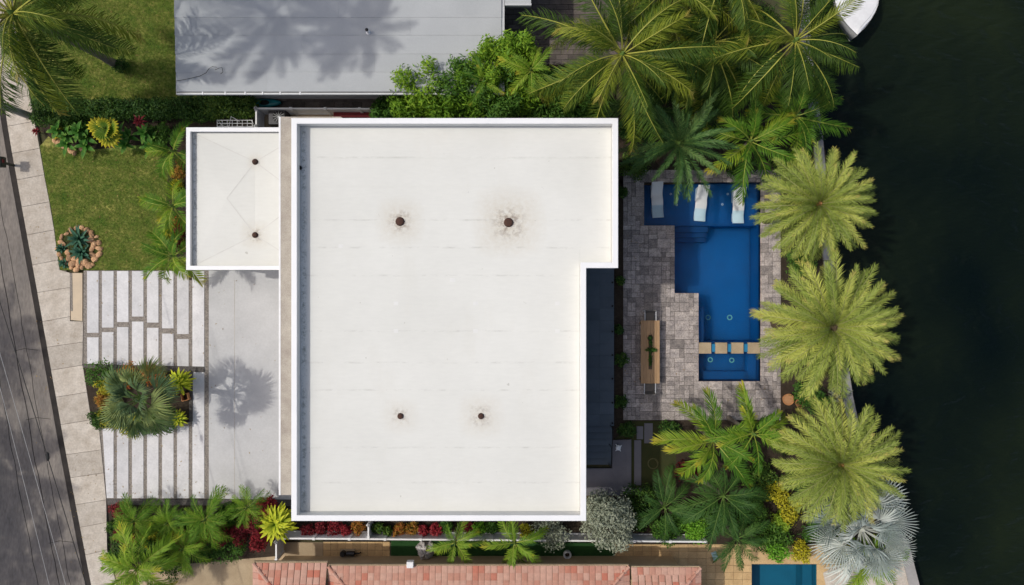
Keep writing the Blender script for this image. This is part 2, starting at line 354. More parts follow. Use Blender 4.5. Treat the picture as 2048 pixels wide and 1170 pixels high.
# lawns
structure(pprism('lawn', m_lawn, None, pxpoly([(81,292),(92,360),(106,430),(121,540),(375,540),(375,300),(300,285),(200,280),(100,270)]), -.1, .03))
structure(pprism('north_lawn', m_lawn, None, pxpoly([(-45,-400),(27,0),(63,198),(360,205),(480,205),(480,190),(420,170),(420,-400)]), -.1, .026))
def inpoly(x, y, poly):
    c = False; n = len(poly)
    for i in range(n):
        (x0,y0),(x1,y1) = poly[i], poly[(i+1)%n]
        if (y0 > y) != (y1 > y) and x < (x1-x0)*(y-y0)/(y1-y0)+x0: c = not c
    return c
def tufts(name, polypx, n, h, mat, z=.03, w=.014):
    poly = pxpoly(polypx); xs = [p[0] for p in poly]; yy = [p[1] for p in poly]; pts = []
    while len(pts) < n:
        x, y = rnd(min(xs), max(xs)), rnd(min(yy), max(yy))
        if inpoly(x, y, poly): pts.append((x, y))
    p = np.array(pts); a = np.random.rand(n)*2*np.pi; l = h*(.5+np.random.rand(n)); tl = np.random.rand(n)*.9+.25
    v = np.zeros((n,3,3)); dx, dy = np.cos(a), np.sin(a)
    v[:,0,0] = p[:,0]-dy*w/2; v[:,0,1] = p[:,1]+dx*w/2; v[:,1,0] = p[:,0]+dy*w/2; v[:,1,1] = p[:,1]-dx*w/2
    v[:,2,0] = p[:,0]+dx*l*tl; v[:,2,1] = p[:,1]+dy*l*tl; v[:,:2,2] = z-.005; v[:,2,2] = z + l*.7
    me = bpy.data.meshes.new(name); me.vertices.add(n*3); me.vertices.foreach_set('co', v.ravel())
    me.loops.add(n*3); me.loops.foreach_set('vertex_index', np.arange(n*3)); me.polygons.add(n)
    me.polygons.foreach_set('loop_start', np.arange(n)*3); me.polygons.foreach_set('loop_total', np.full(n,3)); me.update(calc_edges=True)
    return link(name, me, mat)
g1 = stuff(tufts('grass', [(81,292),(92,360),(106,430),(121,540),(370,540),(370,305),(200,300)], 70000, .09, m_grass))
tag(g1, 'short patchy green grass of the front lawn beside the sidewalk', 'grass')
g2 = stuff(tufts('grass', [(26,-20),(63,198),(352,205),(352,-20)], 70000, .09, m_grass))
tag(g2, 'short grass around the leaning palm beside the grey roofed house', 'grass')

# planting beds
def bed(pts, z=.02): return structure(pprism('planting_bed', m_soil, None, pxpoly(pts), -.1, z))
bed([(66,200),(512,198),(512,262),(372,262),(372,300),(300,288),(180,300),(150,308),(112,284),(84,262)], .034)
bed([(345,270),(400,262),(400,560),(376,560),(340,540),(332,420),(338,330)], .042)
bed([(214,998),(640,998),(640,1080),(552,1080),(552,1112),(400,1125),(230,1140)], .035)
bed([(560,1030),(1420,1030),(1420,1084),(560,1080)], .03)
bed([(1200,200),(1640,150),(1650,330),(1520,362),(1245,372),(1200,300)], .03)
bed([(1226,360),(1246,360),(1248,860),(1226,880)], .03)
bed([(1264,838),(1700,838),(1800,1085),(1420,1090),(1180,1100),(1180,985),(1264,985)], .028)
bed([(1561,300),(1650,300),(1670,520),(1705,800),(1720,845),(1561,845)], .034)
bed([(780,90),(1230,90),(1230,245),(740,245),(740,218),(780,216)], .03)

# ------------------------------------------------------------------ driveway
dv = structure(pprism('driveway', m_pebble, None, pxpoly([(168,541),(418,541),(418,997),(214,997),(199,856),(186,852),(166,728)]), -.2, .03))
sx = [(175.3,198.3),(205,228.2),(235,258),(265,288),(295,318),(325,348),(355,378.3),(385.6,409.3)]
cut = [(665.5,674.5),(655,664),(644,654),(633,643),(645,655.5),(656.5,667),(668,678),None]
def slab(pts, z=.052): pprism('slab', m_slab, dv, pxpoly(pts), -.1, z + rnd(-.003,.003), .006)
for (x0, x1), c in zip(sx, cut):
    top, bot = 542, 727 + (x0-170)*.06
    if c: slab([(x0,top),(x1,top),(x1,c[0]),(x0,c[0])]); slab([(x0,c[1]),(x1,c[1]),(x1,bot),(x0,bot)])
    else: slab([(x0,top),(x1,top),(x1,bot-1),(x0,bot-1)])
for i, (x0, x1) in enumerate(sx):
    t_y = 852 if i < 7 else 744
    if i == 0: slab([(205.5-5,858),(205.5-1,858),(206,995),(215,995)][:0] or [(206,857),(228.2,857),(228.2,995.5),(215.5,995.5)]) if False else None
    elif i == 1: slab([(206,857),(228.2,857),(228.2,995.5),(214.5,995.5)])
    else: slab([(x0,t_y),(x1,t_y),(x1,996),(x0,996)])
structure(pprism('poured_drive', m_drive, None, pxpoly([(418.4,541),(640,541),(640,999),(418.4,997)]), -.2, .05))
pbox('expansion_joint', m_ledge, bpy.data.objects['poured_drive'], *(P(469.5,0).x, P(470.3,0).x, P(0,997).y, P(0,560).y, .03, .052))
structure(pprism('gravel_border', m_darkpebble, None, pxpoly([(214,997.5),(640,999.5),(640,1012),(216,1009)]), -.2, .044))

planter = structure(pprism('planter_soil', m_soil, None, pxpoly([(168,730),(386,743),(386,842),(362,847),(300,856),(250,857),(187,851)]), -.1, .075))
pprism('pebble_band', m_darkpebble, planter, pxpoly([(166,727.5),(409,733),(409,744),(168,735)]), -.1, .085)
pprism('stone_edge', m_darkpebble, planter, pxpoly([(380,744),(386.5,744),(386.5,842),(380,842)]), -.1, .09)

# ------------------------------------------------------------------ pool terrace of travertine pavers
ter = structure(pprism('pool_terrace', m_grout, None, pxpoly([(1246,340),(1288,340),(1288,840),(1246,840)]), -.2, .03))
for r in ([(1288,451),(1349,451),(1349,840),(1288,840)], [(1349,586),(1397,586),(1397,840),(1349,840)], [(1397,762),(1561,762),(1561,840),(1397,840)],
          [(1520,340),(1561,340),(1561,762),(1520,762)], [(1288,340),(1520,340),(1520,365),(1288,365)]):
    pprism('joint_bed', m_grout, ter, pxpoly(r), -.2, .029)
def lines(marks, counts):
    out = [marks[0]]
    for a, b, n in zip(marks, marks[1:], counts): out += [a+(b-a)*(k+1)/n for k in range(n)]
    return out
gx = lines((1246,1288,1349,1397,1520,1561), (5,7,5,13,5)); gy = lines((340,365,451,586,762,840), (3,9,15,19,9)); GW, GH = len(gx)-1, len(gy)-1
occ = [[inpoly((gx[i]+gx[i+1])/2, (gy[j]+gy[j+1])/2, POOL) for i in range(GW)] for j in range(GH)]
pieces = []
for j in range(GH):
    for i in range(GW):
        if occ[j][i]: continue
        opts = [(2,1),(2,2),(1,2),(2,1),(3,2),(1,1)]; random.shuffle(opts); opts.append((1,1))
        for (a, b) in opts:
            if i+a <= GW and j+b <= GH and all(not occ[j+q][i+p] for p in range(a) for q in range(b)):
                for p in range(a):
                    for q in range(b): occ[j+q][i+p] = True
                pieces.append((a*b, i, j, a, b)); break
pieces.sort(reverse=True)
pm = {}
rest = MB()
for n_, (ar, i, j, a, b) in enumerate(pieces):
    cx, cy = (gx[i]+gx[i+a])/2, (gy[j]+gy[j+b])/2; wx, wy = pw(gx[i+a]-gx[i])/2-.006, pw(gy[j+b]-gy[j])/2-.006; p = P(cx, cy); key = (round(wx,3), round(wy,3))
    if n_ < 300:
        if key not in pm:
            q = MB(); q.box(-wx, wx, -wy, wy, -.06, 0, 0, .008); pm[key] = q.mesh('paver', m_paver)
        o = link('paver', pm[key], (), ter); o.location = (p.x, p.y, .058+rnd(-.004,.004)); o.rotation_euler = (rnd(-.006,.006), rnd(-.006,.006), 0)
    else: rest.box(p.x-wx, p.x+wx, p.y-wy, p.y+wy, 0, .058+rnd(-.004,.004), 0, .008)
if rest.v: stuff(rest.build('small_pavers', m_paver, ter))

# pool: plaster shell with sun shelf, steps, bench, spa; water; pads
pool = empty('swimming_pool', P(1435,560), 'deep blue L-shaped swimming pool with sun shelf and spa', 'pool')
po = pool.location
def pp(name, mat, pts, z0, z1, bev=0.0, par=pool):
    q = [(x-po.x, y-po.y) for x, y in pxpoly(pts)]
    return pprism(name, mat, par, q, z0, z1, bev)
pp('basin_floor', m_bluetile, [(1280,355),(1528,355),(1528,770),(1280,770)], -1.9, -1.55)
pp('sun_shelf', m_bluetile, [(1289,366),(1519,366),(1519,450),(1289,450)], -1.56, -.38)
for k, (y1, x1, z) in enumerate([(462,1423,-.62),(472,1423,-.86),(481,1423,-1.1)]):
    pp('pool_step', m_bluetile, [(1350,450.5+k*.01),(x1,450.5+k*.01),(x1,y1),(1350,y1)], -1.56, z)
pp('bench', m_bluetile, [(1398,614),(1411,614),(1411,684),(1398,684)], -1.56, -.32)
pp('spa_wall', m_bluetile, [(1398,684),(1519,684),(1519,708),(1398,708)], -1.56, -.14)
sp = [[(1398,708.5),(1412,708.5),(1412,761),(1398,761)], [(1501,708.5),(1519,708.5),(1519,761),(1501,761)], [(1412.2,745),(1500.8,745),(1500.8,761),(1412.2,761)]]
for s_ in sp: pp('spa_bench', m_bluetile, s_, -1.56, -.50)
pp('spa_floor', m_bluetile, [(1412.2,708.5),(1500.8,708.5),(1500.8,744.8),(1412.2,744.8)], -1.56, -.95)
n = len(POOL); q = MB()
for i in range(n):      # side walls
    a, b = Vector(pool_w[i]), Vector(pool_w[(i+1)%n]); q.add([(a.x-po.x,a.y-po.y,-1.6),(b.x-po.x,b.y-po.y,-1.6),(b.x-po.x,b.y-po.y,.03),(a.x-po.x,a.y-po.y,.03)], [(0,1,2,3)])
q.build('pool_wall', m_bluetile, pool)
q = MB(); q.add([(x-po.x, y-po.y, -.09) for x, y in pool_w], [tuple(range(n))[::-1]]); q.build('water_surface', m_poolwater, pool)
for (a, b) in ((1422,1431.5),(1454,1463.5),(1486.5,1496)):
    pp('spillway', m_spill, [(a-1,688),(b+1,688),(b+1,704),(a-1,704)], -.139, -.055)
def ring(px, py, z, r, par, name, mat):
    q = MB(); p = P(px, py, 0) - po; N = 14; vs = []; fs = []
    for k in range(N):
        a = 2*math.pi*k/N
        for rr, zz in ((r, 0), (r, .02), (r*.62, .02), (r*.62, 0)): vs.append((p.x+rr*math.cos(a), p.y+rr*math.sin(a), z+zz))
    for k in range(N):
        for e in range(4): fs.append((4*k+e, 4*((k+1)%N)+e, 4*((k+1)%N)+(e+1)%4, 4*k+(e+1)%4))
    q.add(vs, fs); return q.build(name, mat, par)
for x, y, z in ((1433,637,-1.55),(1478,637,-1.55)): ring(x, y, z, .15, pool, 'drain_ring', m_jet)
for x, y in ((1431,723),(1475,724)): ring(x, y, -.95, .14, pool, 'spa_drain_ring', m_jet)
for x, y in ((1345,386),(1357,408),(1460,386),(1449,407)): ring(x, y, -.38, .055, pool, 'bubbler', m_white)
padlab = ['square stone stepping pad beside the terrace edge of the spa', 'square stone stepping pad, second across the spa from the table side',
          'square stone stepping pad, third across the spa from the table side', 'square stone stepping pad against the palm side of the spa']
for (x0, x1), lb in zip(((1397.5,1422),(1431,1454),(1463,1486.5),(1496,1519.5)), padlab):
    c = P((x0+x1)/2, 696); wx, wy = pw(x1-x0)/2, pw(22)/2
    o = pbox('stepping_pad', m_sand if False else m_tanconc, None, -wx, wx, -wy, wy, -.22, .02, 0, .012); o.location = (c.x, c.y, .04)
    tag(o, lb, 'stepping stone', 'stepping pads between pool and spa')

# ------------------------------------------------------------------ main house
hx0, hx1, hxn = P(582.5,0,7).x, P(1236.5,0,7).x, P(1172.5,0,7).x
hy1, hy0, hyn = P(0,236,7).y, P(0,1042,7).y, P(0,536,7).y
house = empty('modern_house', (0,0,0), 'large white flat-roofed modern house with parapets and four roof drains', 'house')
outl = [(hx0,hy0),(hxn,hy0),(hxn,hyn),(hx1,hyn),(hx1,hy1),(hx0,hy1)]
def inset(poly, d):
    n = len(poly); out = []
    ar = sum(poly[i][0]*poly[(i+1)%n][1]-poly[(i+1)%n][0]*poly[i][1] for i in range(n)); s = 1 if ar > 0 else -1
    for i in range(n):
        p, c, q = Vector(poly[i-1]), Vector(poly[i]), Vector(poly[(i+1)%n])
        d1 = (c-p).normalized(); d2 = (q-c).normalized(); n1 = Vector((-d1.y,d1.x))*s; n2 = Vector((-d2.y,d2.x))*s
        out.append(((c + (n1+n2)*d)[:]))
    return out
pprism('main_wall', m_wall, house, inset(outl,.25), -.1, ROOF_H-.05)
def parapet(par, poly, th, z0, z1, skip=()):
    i0 = inset(poly, .012); inn = inset(poly, th); inn2 = inset(poly, th-.03); n = len(poly); out = inset(poly, 0)
    for i in range(n):
        if i in skip: continue
        j = (i+1) % n; m = MB()
        m.add([(*i0[i],z0),(*i0[j],z0),(*inn2[j],z0),(*inn2[i],z0),(*i0[i],z1-.05),(*i0[j],z1-.05),(*inn2[j],z1-.05),(*inn2[i],z1-.05)],
              [(0,3,2,1),(0,1,5,4),(2,3,7,6),(4,5,6,7),(1,2,6,5),(3,0,4,7)])
        m.build('parapet', m_wall, par)
        c = MB(); b = .012; ou2 = inset(poly, b); in3 = inset(poly, th-b)
        c.add([(*out[i],z1-.05),(*out[j],z1-.05),(*inn[j],z1-.05),(*inn[i],z1-.05),(*out[i],z1-b),(*out[j],z1-b),(*inn[j],z1-b),(*inn[i],z1-b),
               (*ou2[i],z1),(*ou2[j],z1),(*in3[j],z1),(*in3[i],z1)],
              [(0,3,2,1),(0,1,5,4),(2,3,7,6),(4,5,9,8),(6,7,11,10),(8,9,10,11),(1,2,6,10,9,5),(3,0,4,8,11,7)])
        c.build('coping', m_whitetrim, par)
parapet(house, outl, .24, ROOF_H-.35, 7.0)
dr_px = [(800,443),(1017,445),(801,832),(962,832)]
dr = [P(x, y, ROOF_H).xy[:] for x, y in dr_px]
wdr = [P(510,323.5,3.7).xy[:], P(510,470,3.7).xy[:]]
m_memb = membrane('white_roof_membrane', [(dr[0][0],dr[0][1],1.15,.85),(dr[1][0],dr[1][1],1.7,1.0),(dr[2][0],dr[2][1],.9,.5),(dr[3][0],dr[3][1],1.1,.65)], hx0+.36, [P(0,y,ROOF_H).y for y in (315,440,495,551,662,725,780,895,965)])
ox = inset(outl, .22)
seams = [200,315,371,440,495,551,608,662,725,780,837,895,965,1100]
ix0, iy0 = min(p[0] for p in ox), min(p[1] for p in ox); iy1 = max(p[1] for p in ox); ix1 = max(p[0] for p in ox); ixn = hxn-.22; iyn = hyn+.22
for k, (a, b) in enumerate(zip(seams, seams[1:])):
    y1, y0 = min(P(0,a,ROOF_H).y, iy1), max(P(0,b,ROOF_H).y, iy0)
    def strip(xa, xb, ya, yb):      # each sheet laps a few mm over the one south of it
        m = MB(); nx = 1; zt = ROOF_H + .012; zb = ROOF_H + .004
        yl = ya - (.05 if ya > iy0 + .01 else 0)
        m.add([(xa,yl,ROOF_H-.04),(xb,yl,ROOF_H-.04),(xb,yb,ROOF_H-.04),(xa,yb,ROOF_H-.04),(xa,yl,zt),(xb,yl,zt),(xb,yb,zb),(xa,yb,zb)],
              [(4,5,6,7),(0,1,5,4),(1,2,6,5),(2,3,7,6),(3,0,4,7)])
        m.build('membrane_sheet', m_memb, house)
    if y0 >= iyn: strip(ix0, ix1, y0, y1)
    elif y1 <= iyn: strip(ix0, ixn, y0, y1)
    else: strip(ix0, ixn, y0, y1); strip(ixn+.003, ix1, iyn, y1)
m_patch = M('membrane_patch', (.74,.74,.72), (.68,.68,.66), 4, .75)
# patches where sheets were spliced
for (x, y, wd, dp) in ((905,560,.24,.16),(792,607,.2,.16),(951,607,.2,.16),(792,662,.2,.16),(951,662,.2,.16),(1115,607,.2,.16),(1115,662,.2,.16),(682,492,.2,.16)):
    p = P(x, y, ROOF_H); pbox('splice_patch', m_patch, house, p.x-wd/2, p.x+wd/2, p.y-dp/2, p.y+dp/2, ROOF_H-.01, ROOF_H+.016)
m_drain = M('rusty_drain', (.10,.045,.03), (.05,.03,.025), 12, .9, 60, .5, .01)
def drain(par, p, z, r):
    m = MB(); m.lathe([(r*1.35,0),(r*1.3,.02),(r*1.05,.03),(r,.1),(r*.75,.15),(r*.3,.175),(.02,.18)], 14); o = m.build('roof_drain', m_drain, par)
    o.location = (p[0], p[1], z); q = MB()
    for k in range(8):
        a = k*math.pi/4; q.box(-.01,.01,-.004,.004,0,.0) if False else q.tube([(r*1.08*math.cos(a), r*1.08*math.sin(a), .02),(r*.8*math.cos(a), r*.8*math.sin(a), .15)], .012, 4)
    q.build('strainer_rib', m_black, o)
for p, r in zip(dr, (.19,.20,.13,.13)): drain(house, p, ROOF_H-.05, r)
m = MB(); p = P(600,336,ROOF_H); m.lathe([(.1,0),(.1,.12),(.06,.14)], 10); o = m.build('vent_pipe', m_black, house); o.location = (p.x, p.y, ROOF_H)
# projecting concrete ledge below the west parapet and round the north corner
LH = 6.15
lx, ly1, ly0 = P(560,0,LH).x, P(0,233.5,LH).y, P(0,990,LH).y
pprism('concrete_ledge', m_ledge, house, [(lx,ly0),(hx0+.6,ly0),(hx0+.6,hy1-.5),(P(692,0,LH).x,hy1-.5),(P(692,0,LH).x,hy1+.1),(P(682,0,LH).x,ly1),(lx,ly1)], LH-.25, LH)
pbox('ledge_rim', m_white, house, lx-.05, lx+.03, ly0, ly1, LH-.27, LH+.012)
pbox('ledge_support_wall', m_wall, house, lx+.25, hx0+.5, ly0+.1, ly1-.35, -.05, LH-.25)
# garage wing
WH = 4.05; WZ = 3.7
wo = [P(372,0,WH).x, P(0,540,WH).y, lx+.35, P(0,254.5,WH).y]
wpoly = [(wo[0],wo[1]),(wo[2],wo[1]),(wo[2],wo[3]),(wo[0],wo[3])]
pprism('wing_wall', m_wall, house, inset(wpoly,.2), -.1, WZ-.03)
parapet(house, wpoly, .20, WZ-.3, WH, skip=(1,))
m_memb2 = membrane('wing_roof_membrane', [(wdr[0][0],wdr[0][1],.5,.5),(wdr[1][0],wdr[1][1],.8,.7)], wo[0]+.3)
wi = inset(wpoly,.19); wx0, wx1, wy0, wy1 = wi[0][0], wo[2]-.02, wi[0][1], wi[2][1]
# wing roof: four tapered crickets falling to the two drains, each facet a sheet
zc = WZ+.07; apx = {'nw':(wx0,wy1,zc),'ne':(wx1,wy1,zc),'sw':(wx0,wy0,zc),'se':(wx1,wy0,zc),
     'n':(wdr[0][0],wdr[0][1],WZ-.02),'s':(wdr[1][0],wdr[1][1],WZ-.02),'mw':(P(455,400,WZ).x,P(0,397,WZ).y,zc),'me':(wx1,P(0,397,WZ).y,zc),
     'ww':(wx0,P(0,397,WZ).y,zc)}
for f in (('nw','n','ne'),('ne','n','me'),('nw','mw','n'),('n','mw','s','me'),('mw','sw','s'),('sw','se','s'),('se','me','s'),('nw','ww','mw'),('ww','sw','mw')):
    m = MB(); vs = [apx[k] for k in f]; m.add(vs, [tuple(range(len(vs)))])
    me = m.mesh('membrane_facet', m_memb2)
    bm = bmesh.new(); bm.from_mesh(me); bmesh.ops.recalc_face_normals(bm, faces=bm.faces[:])
    for fc in bm.faces:
        if fc.normal.z < 0: fc.normal_flip()
    bm.to_mesh(me); bm.free(); link('membrane_facet', me, (), house)
m_tape = M('grey_seam_tape', (.58,.57,.54), (.66,.65,.62), 3, .8)
for a_, b_ in (('n','ne'),('n','nw'),('n','me'),('n','mw'),('s','me'),('s','mw'),('s','sw'),('s','se')):
    A_, B_ = Vector(apx[a_]), Vector(apx[b_]); A_ = A_.lerp(B_, .07); d_ = (B_-A_); n_ = Vector((-d_.y,d_.x,0)).normalized()*.022; up_ = Vector((0,0,.004))
    m = MB(); m.add([A_-n_+up_, A_+n_+up_, B_+n_+up_, B_-n_+up_, A_-n_-up_, A_+n_-up_, B_+n_-up_, B_-n_-up_], [(3,2,1,0),(4,5,6,7),(0,1,5,4),(2,3,7,6)]); m.build('seam_tape', m_tape, house)
for p in wdr: drain(house, p, WZ-.02, .11)
# doors and windows (seen only from the side)
def win(x, y, z, wx, wz, ax, name='window'):
    o = pbox(name, m_frame, house, *((x-.04, x+.04, y-wx/2, y+wx/2) if ax == 'x' else (x-wx/2, x+wx/2, y-.04, y+.04)), z, z+wz)
    pbox('pane', m_glass, o, *((x-.05, x+.05, y-wx/2+.08, y+wx/2-.08) if ax == 'x' else (x-wx/2+.08, x+wx/2-.08, y-.05, y+.05)), z+.08, z+wz-.08)
for y in (-8.2,-5.6,-3.0,-.4): win(hxn-.26, y, .85, 2.2, 2.2, 'x', 'sliding_door'); win(hxn-.26, y, 3.9, 2.0, 1.7, 'x')
for y in (3,6): win(hx1-.26, y, .5, 2.0, 2.0, 'x'); win(hx1-.26, y, 3.9, 2.0, 1.7, 'x')
for x in (-7,-4,-1,2): win(x, hy0+.26, 1.0, 1.2, 1.2, 'y'); win(x, hy1-.26, 3.8, 1.4, 1.4, 'y')
for y in (-8,-4.5): win(lx+.25, y, .02, 2.6, 2.3, 'x', 'garage_door')
win(lx+.25, -1.5, .05, 1.1, 2.2, 'x', 'front_door')
for y in (3,5.5): win(wo[0]+.2, y, .9, 1.6, 1.3, 'x')

# ------------------------------------------------------------------ east deck, steps, landing
DZ = .75
dk = structure(pbox('deck', m_deck, None, hxn-.1, P(1228,0,DZ).x, P(0,852,DZ).y, hyn+.6, 0, DZ-.012))
dx0, dx1 = hxn-.1, P(1228,0,DZ).x; ya, yb = P(0,852,DZ).y, hyn+.55
nyy = int((yb-ya)/.6)
for i in range(3):
    for j in range(nyy):
        w_, h_ = (dx1-dx0)/3, (yb-ya)/nyy
        pbox('deck_tile', m_deck, dk, dx0+i*w_+.004, dx0+(i+1)*w_-.004, ya+j*h_+.004, ya+(j+1)*h_-.004, DZ-.02, DZ+rnd(0,.004), 0, .003)
st = structure(pbox('stair_base', m_landing, None, dx0, P(1150,0).x, ya-.2, ya-.02, 0, .1)) if False else None
steps = empty('garden_steps', (dx0, ya, 0), 'dark slate steps descending from the deck beside the white house', 'steps')
for k in range(6):
    z = DZ - (k+1)*.11
    pbox('step', m_deck, steps, 0, P(1224,0,z).x-dx0, -(k+1)*.36, -k*.36-.005, 0, z, 0, .012)
structure(pprism('landing', m_landing, None, pxpoly([(1140,936),(1224,936),(1224,880),(1262,878),(1262,990),(1140,990)]), 0, .09))
for r in ([(1224,880),(1249,880),(1249,983),(1224,983)], [(1252,879),(1261.4,879),(1261.4,989),(1252,989)], [(1141,937),(1223,937),(1223,983),(1141,983)]):
    pprism('landing_slab', m_landing, bpy.data.objects['landing'], pxpoly(r), .05, .103, .004)
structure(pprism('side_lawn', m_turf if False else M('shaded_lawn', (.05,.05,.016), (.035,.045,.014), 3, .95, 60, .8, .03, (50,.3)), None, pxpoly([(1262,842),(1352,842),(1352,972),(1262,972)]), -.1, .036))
for (x0, x1, y0, y1), lb in zip(((1268,1282,880,970),(1288,1305,846,886),(1273,1286,852,878),(1264,1283,976,990)),
        ('long narrow stepping slab beside the steps landing', 'short stepping slab touching the terrace edge by the grass', 'small stepping slab between the terrace and the long slab', 'square stepping slab at the end of the long slab')):
    c = P((x0+x1)/2, (y0+y1)/2); o = pbox('stepping_slab', m_landing, None, -pw(x1-x0)/2, pw(x1-x0)/2, -pw(y1-y0)/2, pw(y1-y0)/2, -.06, .03, 0, .008); o.location = (c.x, c.y, .04)
    tag(o, lb, 'stepping stone', 'stepping slabs in the side garden')
# handrail
r0, r1 = P(1226,858,DZ+.9), P(1225,935,1.0)
hr = empty('handrail', (r0.x, r0.y, 0), 'black metal handrail running down the dark steps', 'handrail')
m = MB(); m.tube([(0,0,DZ+.9),(0,r1.y-r0.y,.98)], .028, 8); m.build('rail', m_black, hr)
for f in (0, .5, 1):
    m = MB(); y = (r1.y-r0.y)*f; zz = DZ+.9+(.98-DZ-.9)*f; m.tube([(0,y,.08 if f else .4),(0,y,zz)], .022, 8); m.build('post', m_black, hr)
for k, y in enumerate((565,612,663,710,757,805,846)):
    p = P(1224.5, y, DZ); m = MB(); m.lathe([(.035,-.05),(.035,.05),(.05,.06),(.05,.085),(.02,.1)], 10); o = m.build('deck_light', m_black, None); o.location = (p.x, p.y, DZ)
    tag(o, 'small black light on the outer edge of the slate deck', 'deck light', 'small lights along the deck edge')
p = P(1235,893,.3)
gl = empty('garden_lamp', (p.x, p.y, .09), 'small white garden lamp standing on the landing by the handrail', 'lamp')
m = MB(); m.lathe([(.10,0),(.10,.03),(.03,.05),(.025,.35),(.06,.38)], 12); m.build('stand', m_black, gl)
m = MB(); m.lathe([(.08,.38),(.13,.42),(.14,.5),(.11,.57),(.03,.6)], 12); m.build('globe', m_white, gl)
for a in (0.6, 2.2, 4.0, 5.3):
    m = MB(); m.tube([(0,0,.42),(.16*math.cos(a),.16*math.sin(a),.5),(.22*math.cos(a),.22*math.sin(a),.47)], [.03,.035,.02], 6); m.build('arm', m_white, gl)
p = P(1306,927,.04); m = MB(); N = 40
m.tube([(.28*math.cos(2*math.pi*k/N)*(1-.12*(k//N)), .28*math.sin(2*math.pi*k/N)*(1-.12*(k//N)), .012+.01*(k//N)) for k in range(2*N+8)], .013, 5)
o = m.build('garden_hose', M('hose_green', (.16,.15,.06), (.12,.11,.045), 4, .6), None); o.location = (p.x, p.y, .04); tag(o, 'coiled olive garden hose lying on the shaded side lawn', 'hose')

# ------------------------------------------------------------------ table, chairs, loungers, pots
tc = P(1300.5, 704, .75); tw, tl = pw(38,.75), pw(126,.75)
tb = empty('dining_table', (tc.x, tc.y, .058), 'long teak outdoor dining table with a leafy centrepiece on the terrace', 'table')
for k in range(6):
    a = -tw/2 + k*tw/6; pbox('tabletop_board', m_wood, tb, a+.003, a+tw/6-.003, -tl/2, tl/2, .655, .692, 0, .004)
pbox('apron', m_wood, tb, -tw/2+.08, tw/2-.08, -tl/2+.12, tl/2-.12, .58, .654)
for sx_ in (-1, 1):
    for sy_ in (-1, 1): pbox('leg', m_wood, tb, sx_*(tw/2-.1)-.045, sx_*(tw/2-.1)+.045, sy_*(tl/2-.16)-.045, sy_*(tl/2-.16)+.045, 0, .58)
m_cush = M('charcoal_sling', (.17,.15,.135), (.12,.11,.10), 6, .85, 60, .3, .004)
def chair(px, py, rz, lb):
    p = P(px, py, .45); c = empty('dining_chair', (p.x, p.y, .058), lb, 'chair', 'chairs at the ends of the teak table', rz)
    pbox('seat', m_cush, c, -.25, .25, -.22, .26, .40, .44, 0, .012)
    m = MB(); m.add([(-.25,.24,.44),(.25,.24,.44),(.25,.30,.44),(-.25,.30,.44),(-.25,.33,.86),(.25,.33,.86),(.25,.37,.86),(-.25,.37,.86)], [(0,3,2,1),(4,5,6,7),(0,1,5,4),(1,2,6,5),(2,3,7,6),(3,0,4,7)]); m.build('backrest', m_cush, c)
    for s in (-1, 1):
        m = MB(); m.tube([(s*.285,-.22,0),(s*.285,-.22,.63),(s*.285,-.2,.65),(s*.285,.34,.65),(s*.285,.36,.62),(s*.285,.30,0)], .02, 6); m.build('arm_frame', m_white, c)
chair(1299, 634, 0, 'grey sling chair with white arms at the table end facing the sun shelf')
chair(1298, 773, math.pi, 'grey sling chair with white arms at the table end facing the side garden')
def lounger(px, py, rz, lb):
    z0 = -.385; p = P(px, py, 0); o_ = empty('pool_lounger', (p.x, p.y, z0), lb, 'lounger', 'loungers on the pool shelf', rz)
    prof = [(-.92,.30),(-.80,.27),(-.6,.22),(-.4,.24),(-.2,.32),(-.02,.37),(.14,.34),(.3,.30),(.42,.36),(.6,.52),(.78,.68),(.92,.74)]
    # smooth profile
    ys_ = np.linspace(-.92,.92,36); zs = np.interp(ys_, [q[0] for q in prof], [q[1] for q in prof]); zs = np.convolve(np.pad(zs,2,'edge'), np.ones(5)/5, 'valid')
    m = MB(); W = .30; n = len(ys_); vs = []
    for y, z in zip(ys_, zs): vs += [(-W,y,z-.07),(-W,y,z-.012),(-W+.02,y,z),(W-.02,y,z),(W,y,z-.012),(W,y,z-.07)]
    fs = []
    for i in range(n-1):
        for k in range(6): fs.append((6*i+k, 6*i+(k+1)%6, 6*(i+1)+(k+1)%6, 6*(i+1)+k))
    fs += [(0,1,2,3,4,5),tuple(6*(n-1)+k for k in range(6))[::-1]]
    m.add(vs, fs); m.build('body', m_chaise, o_, True)
    def fin(y0, y1):
        q = MB(); sel = [(y, z) for y, z in zip(ys_, zs) if y0 <= y <= y1]
        poly = [(y, z-.05) for y, z in sel] + [(sel[-1][0]-.06, 0), (sel[0][0]+.06, 0)]
        nn = len(poly); q.add([(-W+.03,y,z) for y, z in poly]+[(W-.03,y,z) for y, z in poly], [tuple(range(nn))[::-1], tuple(range(nn,2*nn))] + [(i,(i+1)%nn,nn+(i+1)%nn,nn+i) for i in range(nn)])
        return q.build('pedestal', m_chaise, o_)
    fin(-.9,-.3); fin(.1,.88)
lounger(1315, 400, math.radians(4), 'white resin pool lounger in the shade by the house end of the shelf')
lounger(1403, 407, math.radians(-4), 'white resin pool lounger standing between two others on the shelf')
lounger(1478, 411, math.radians(0), 'white resin pool lounger next to the date palm fronds')
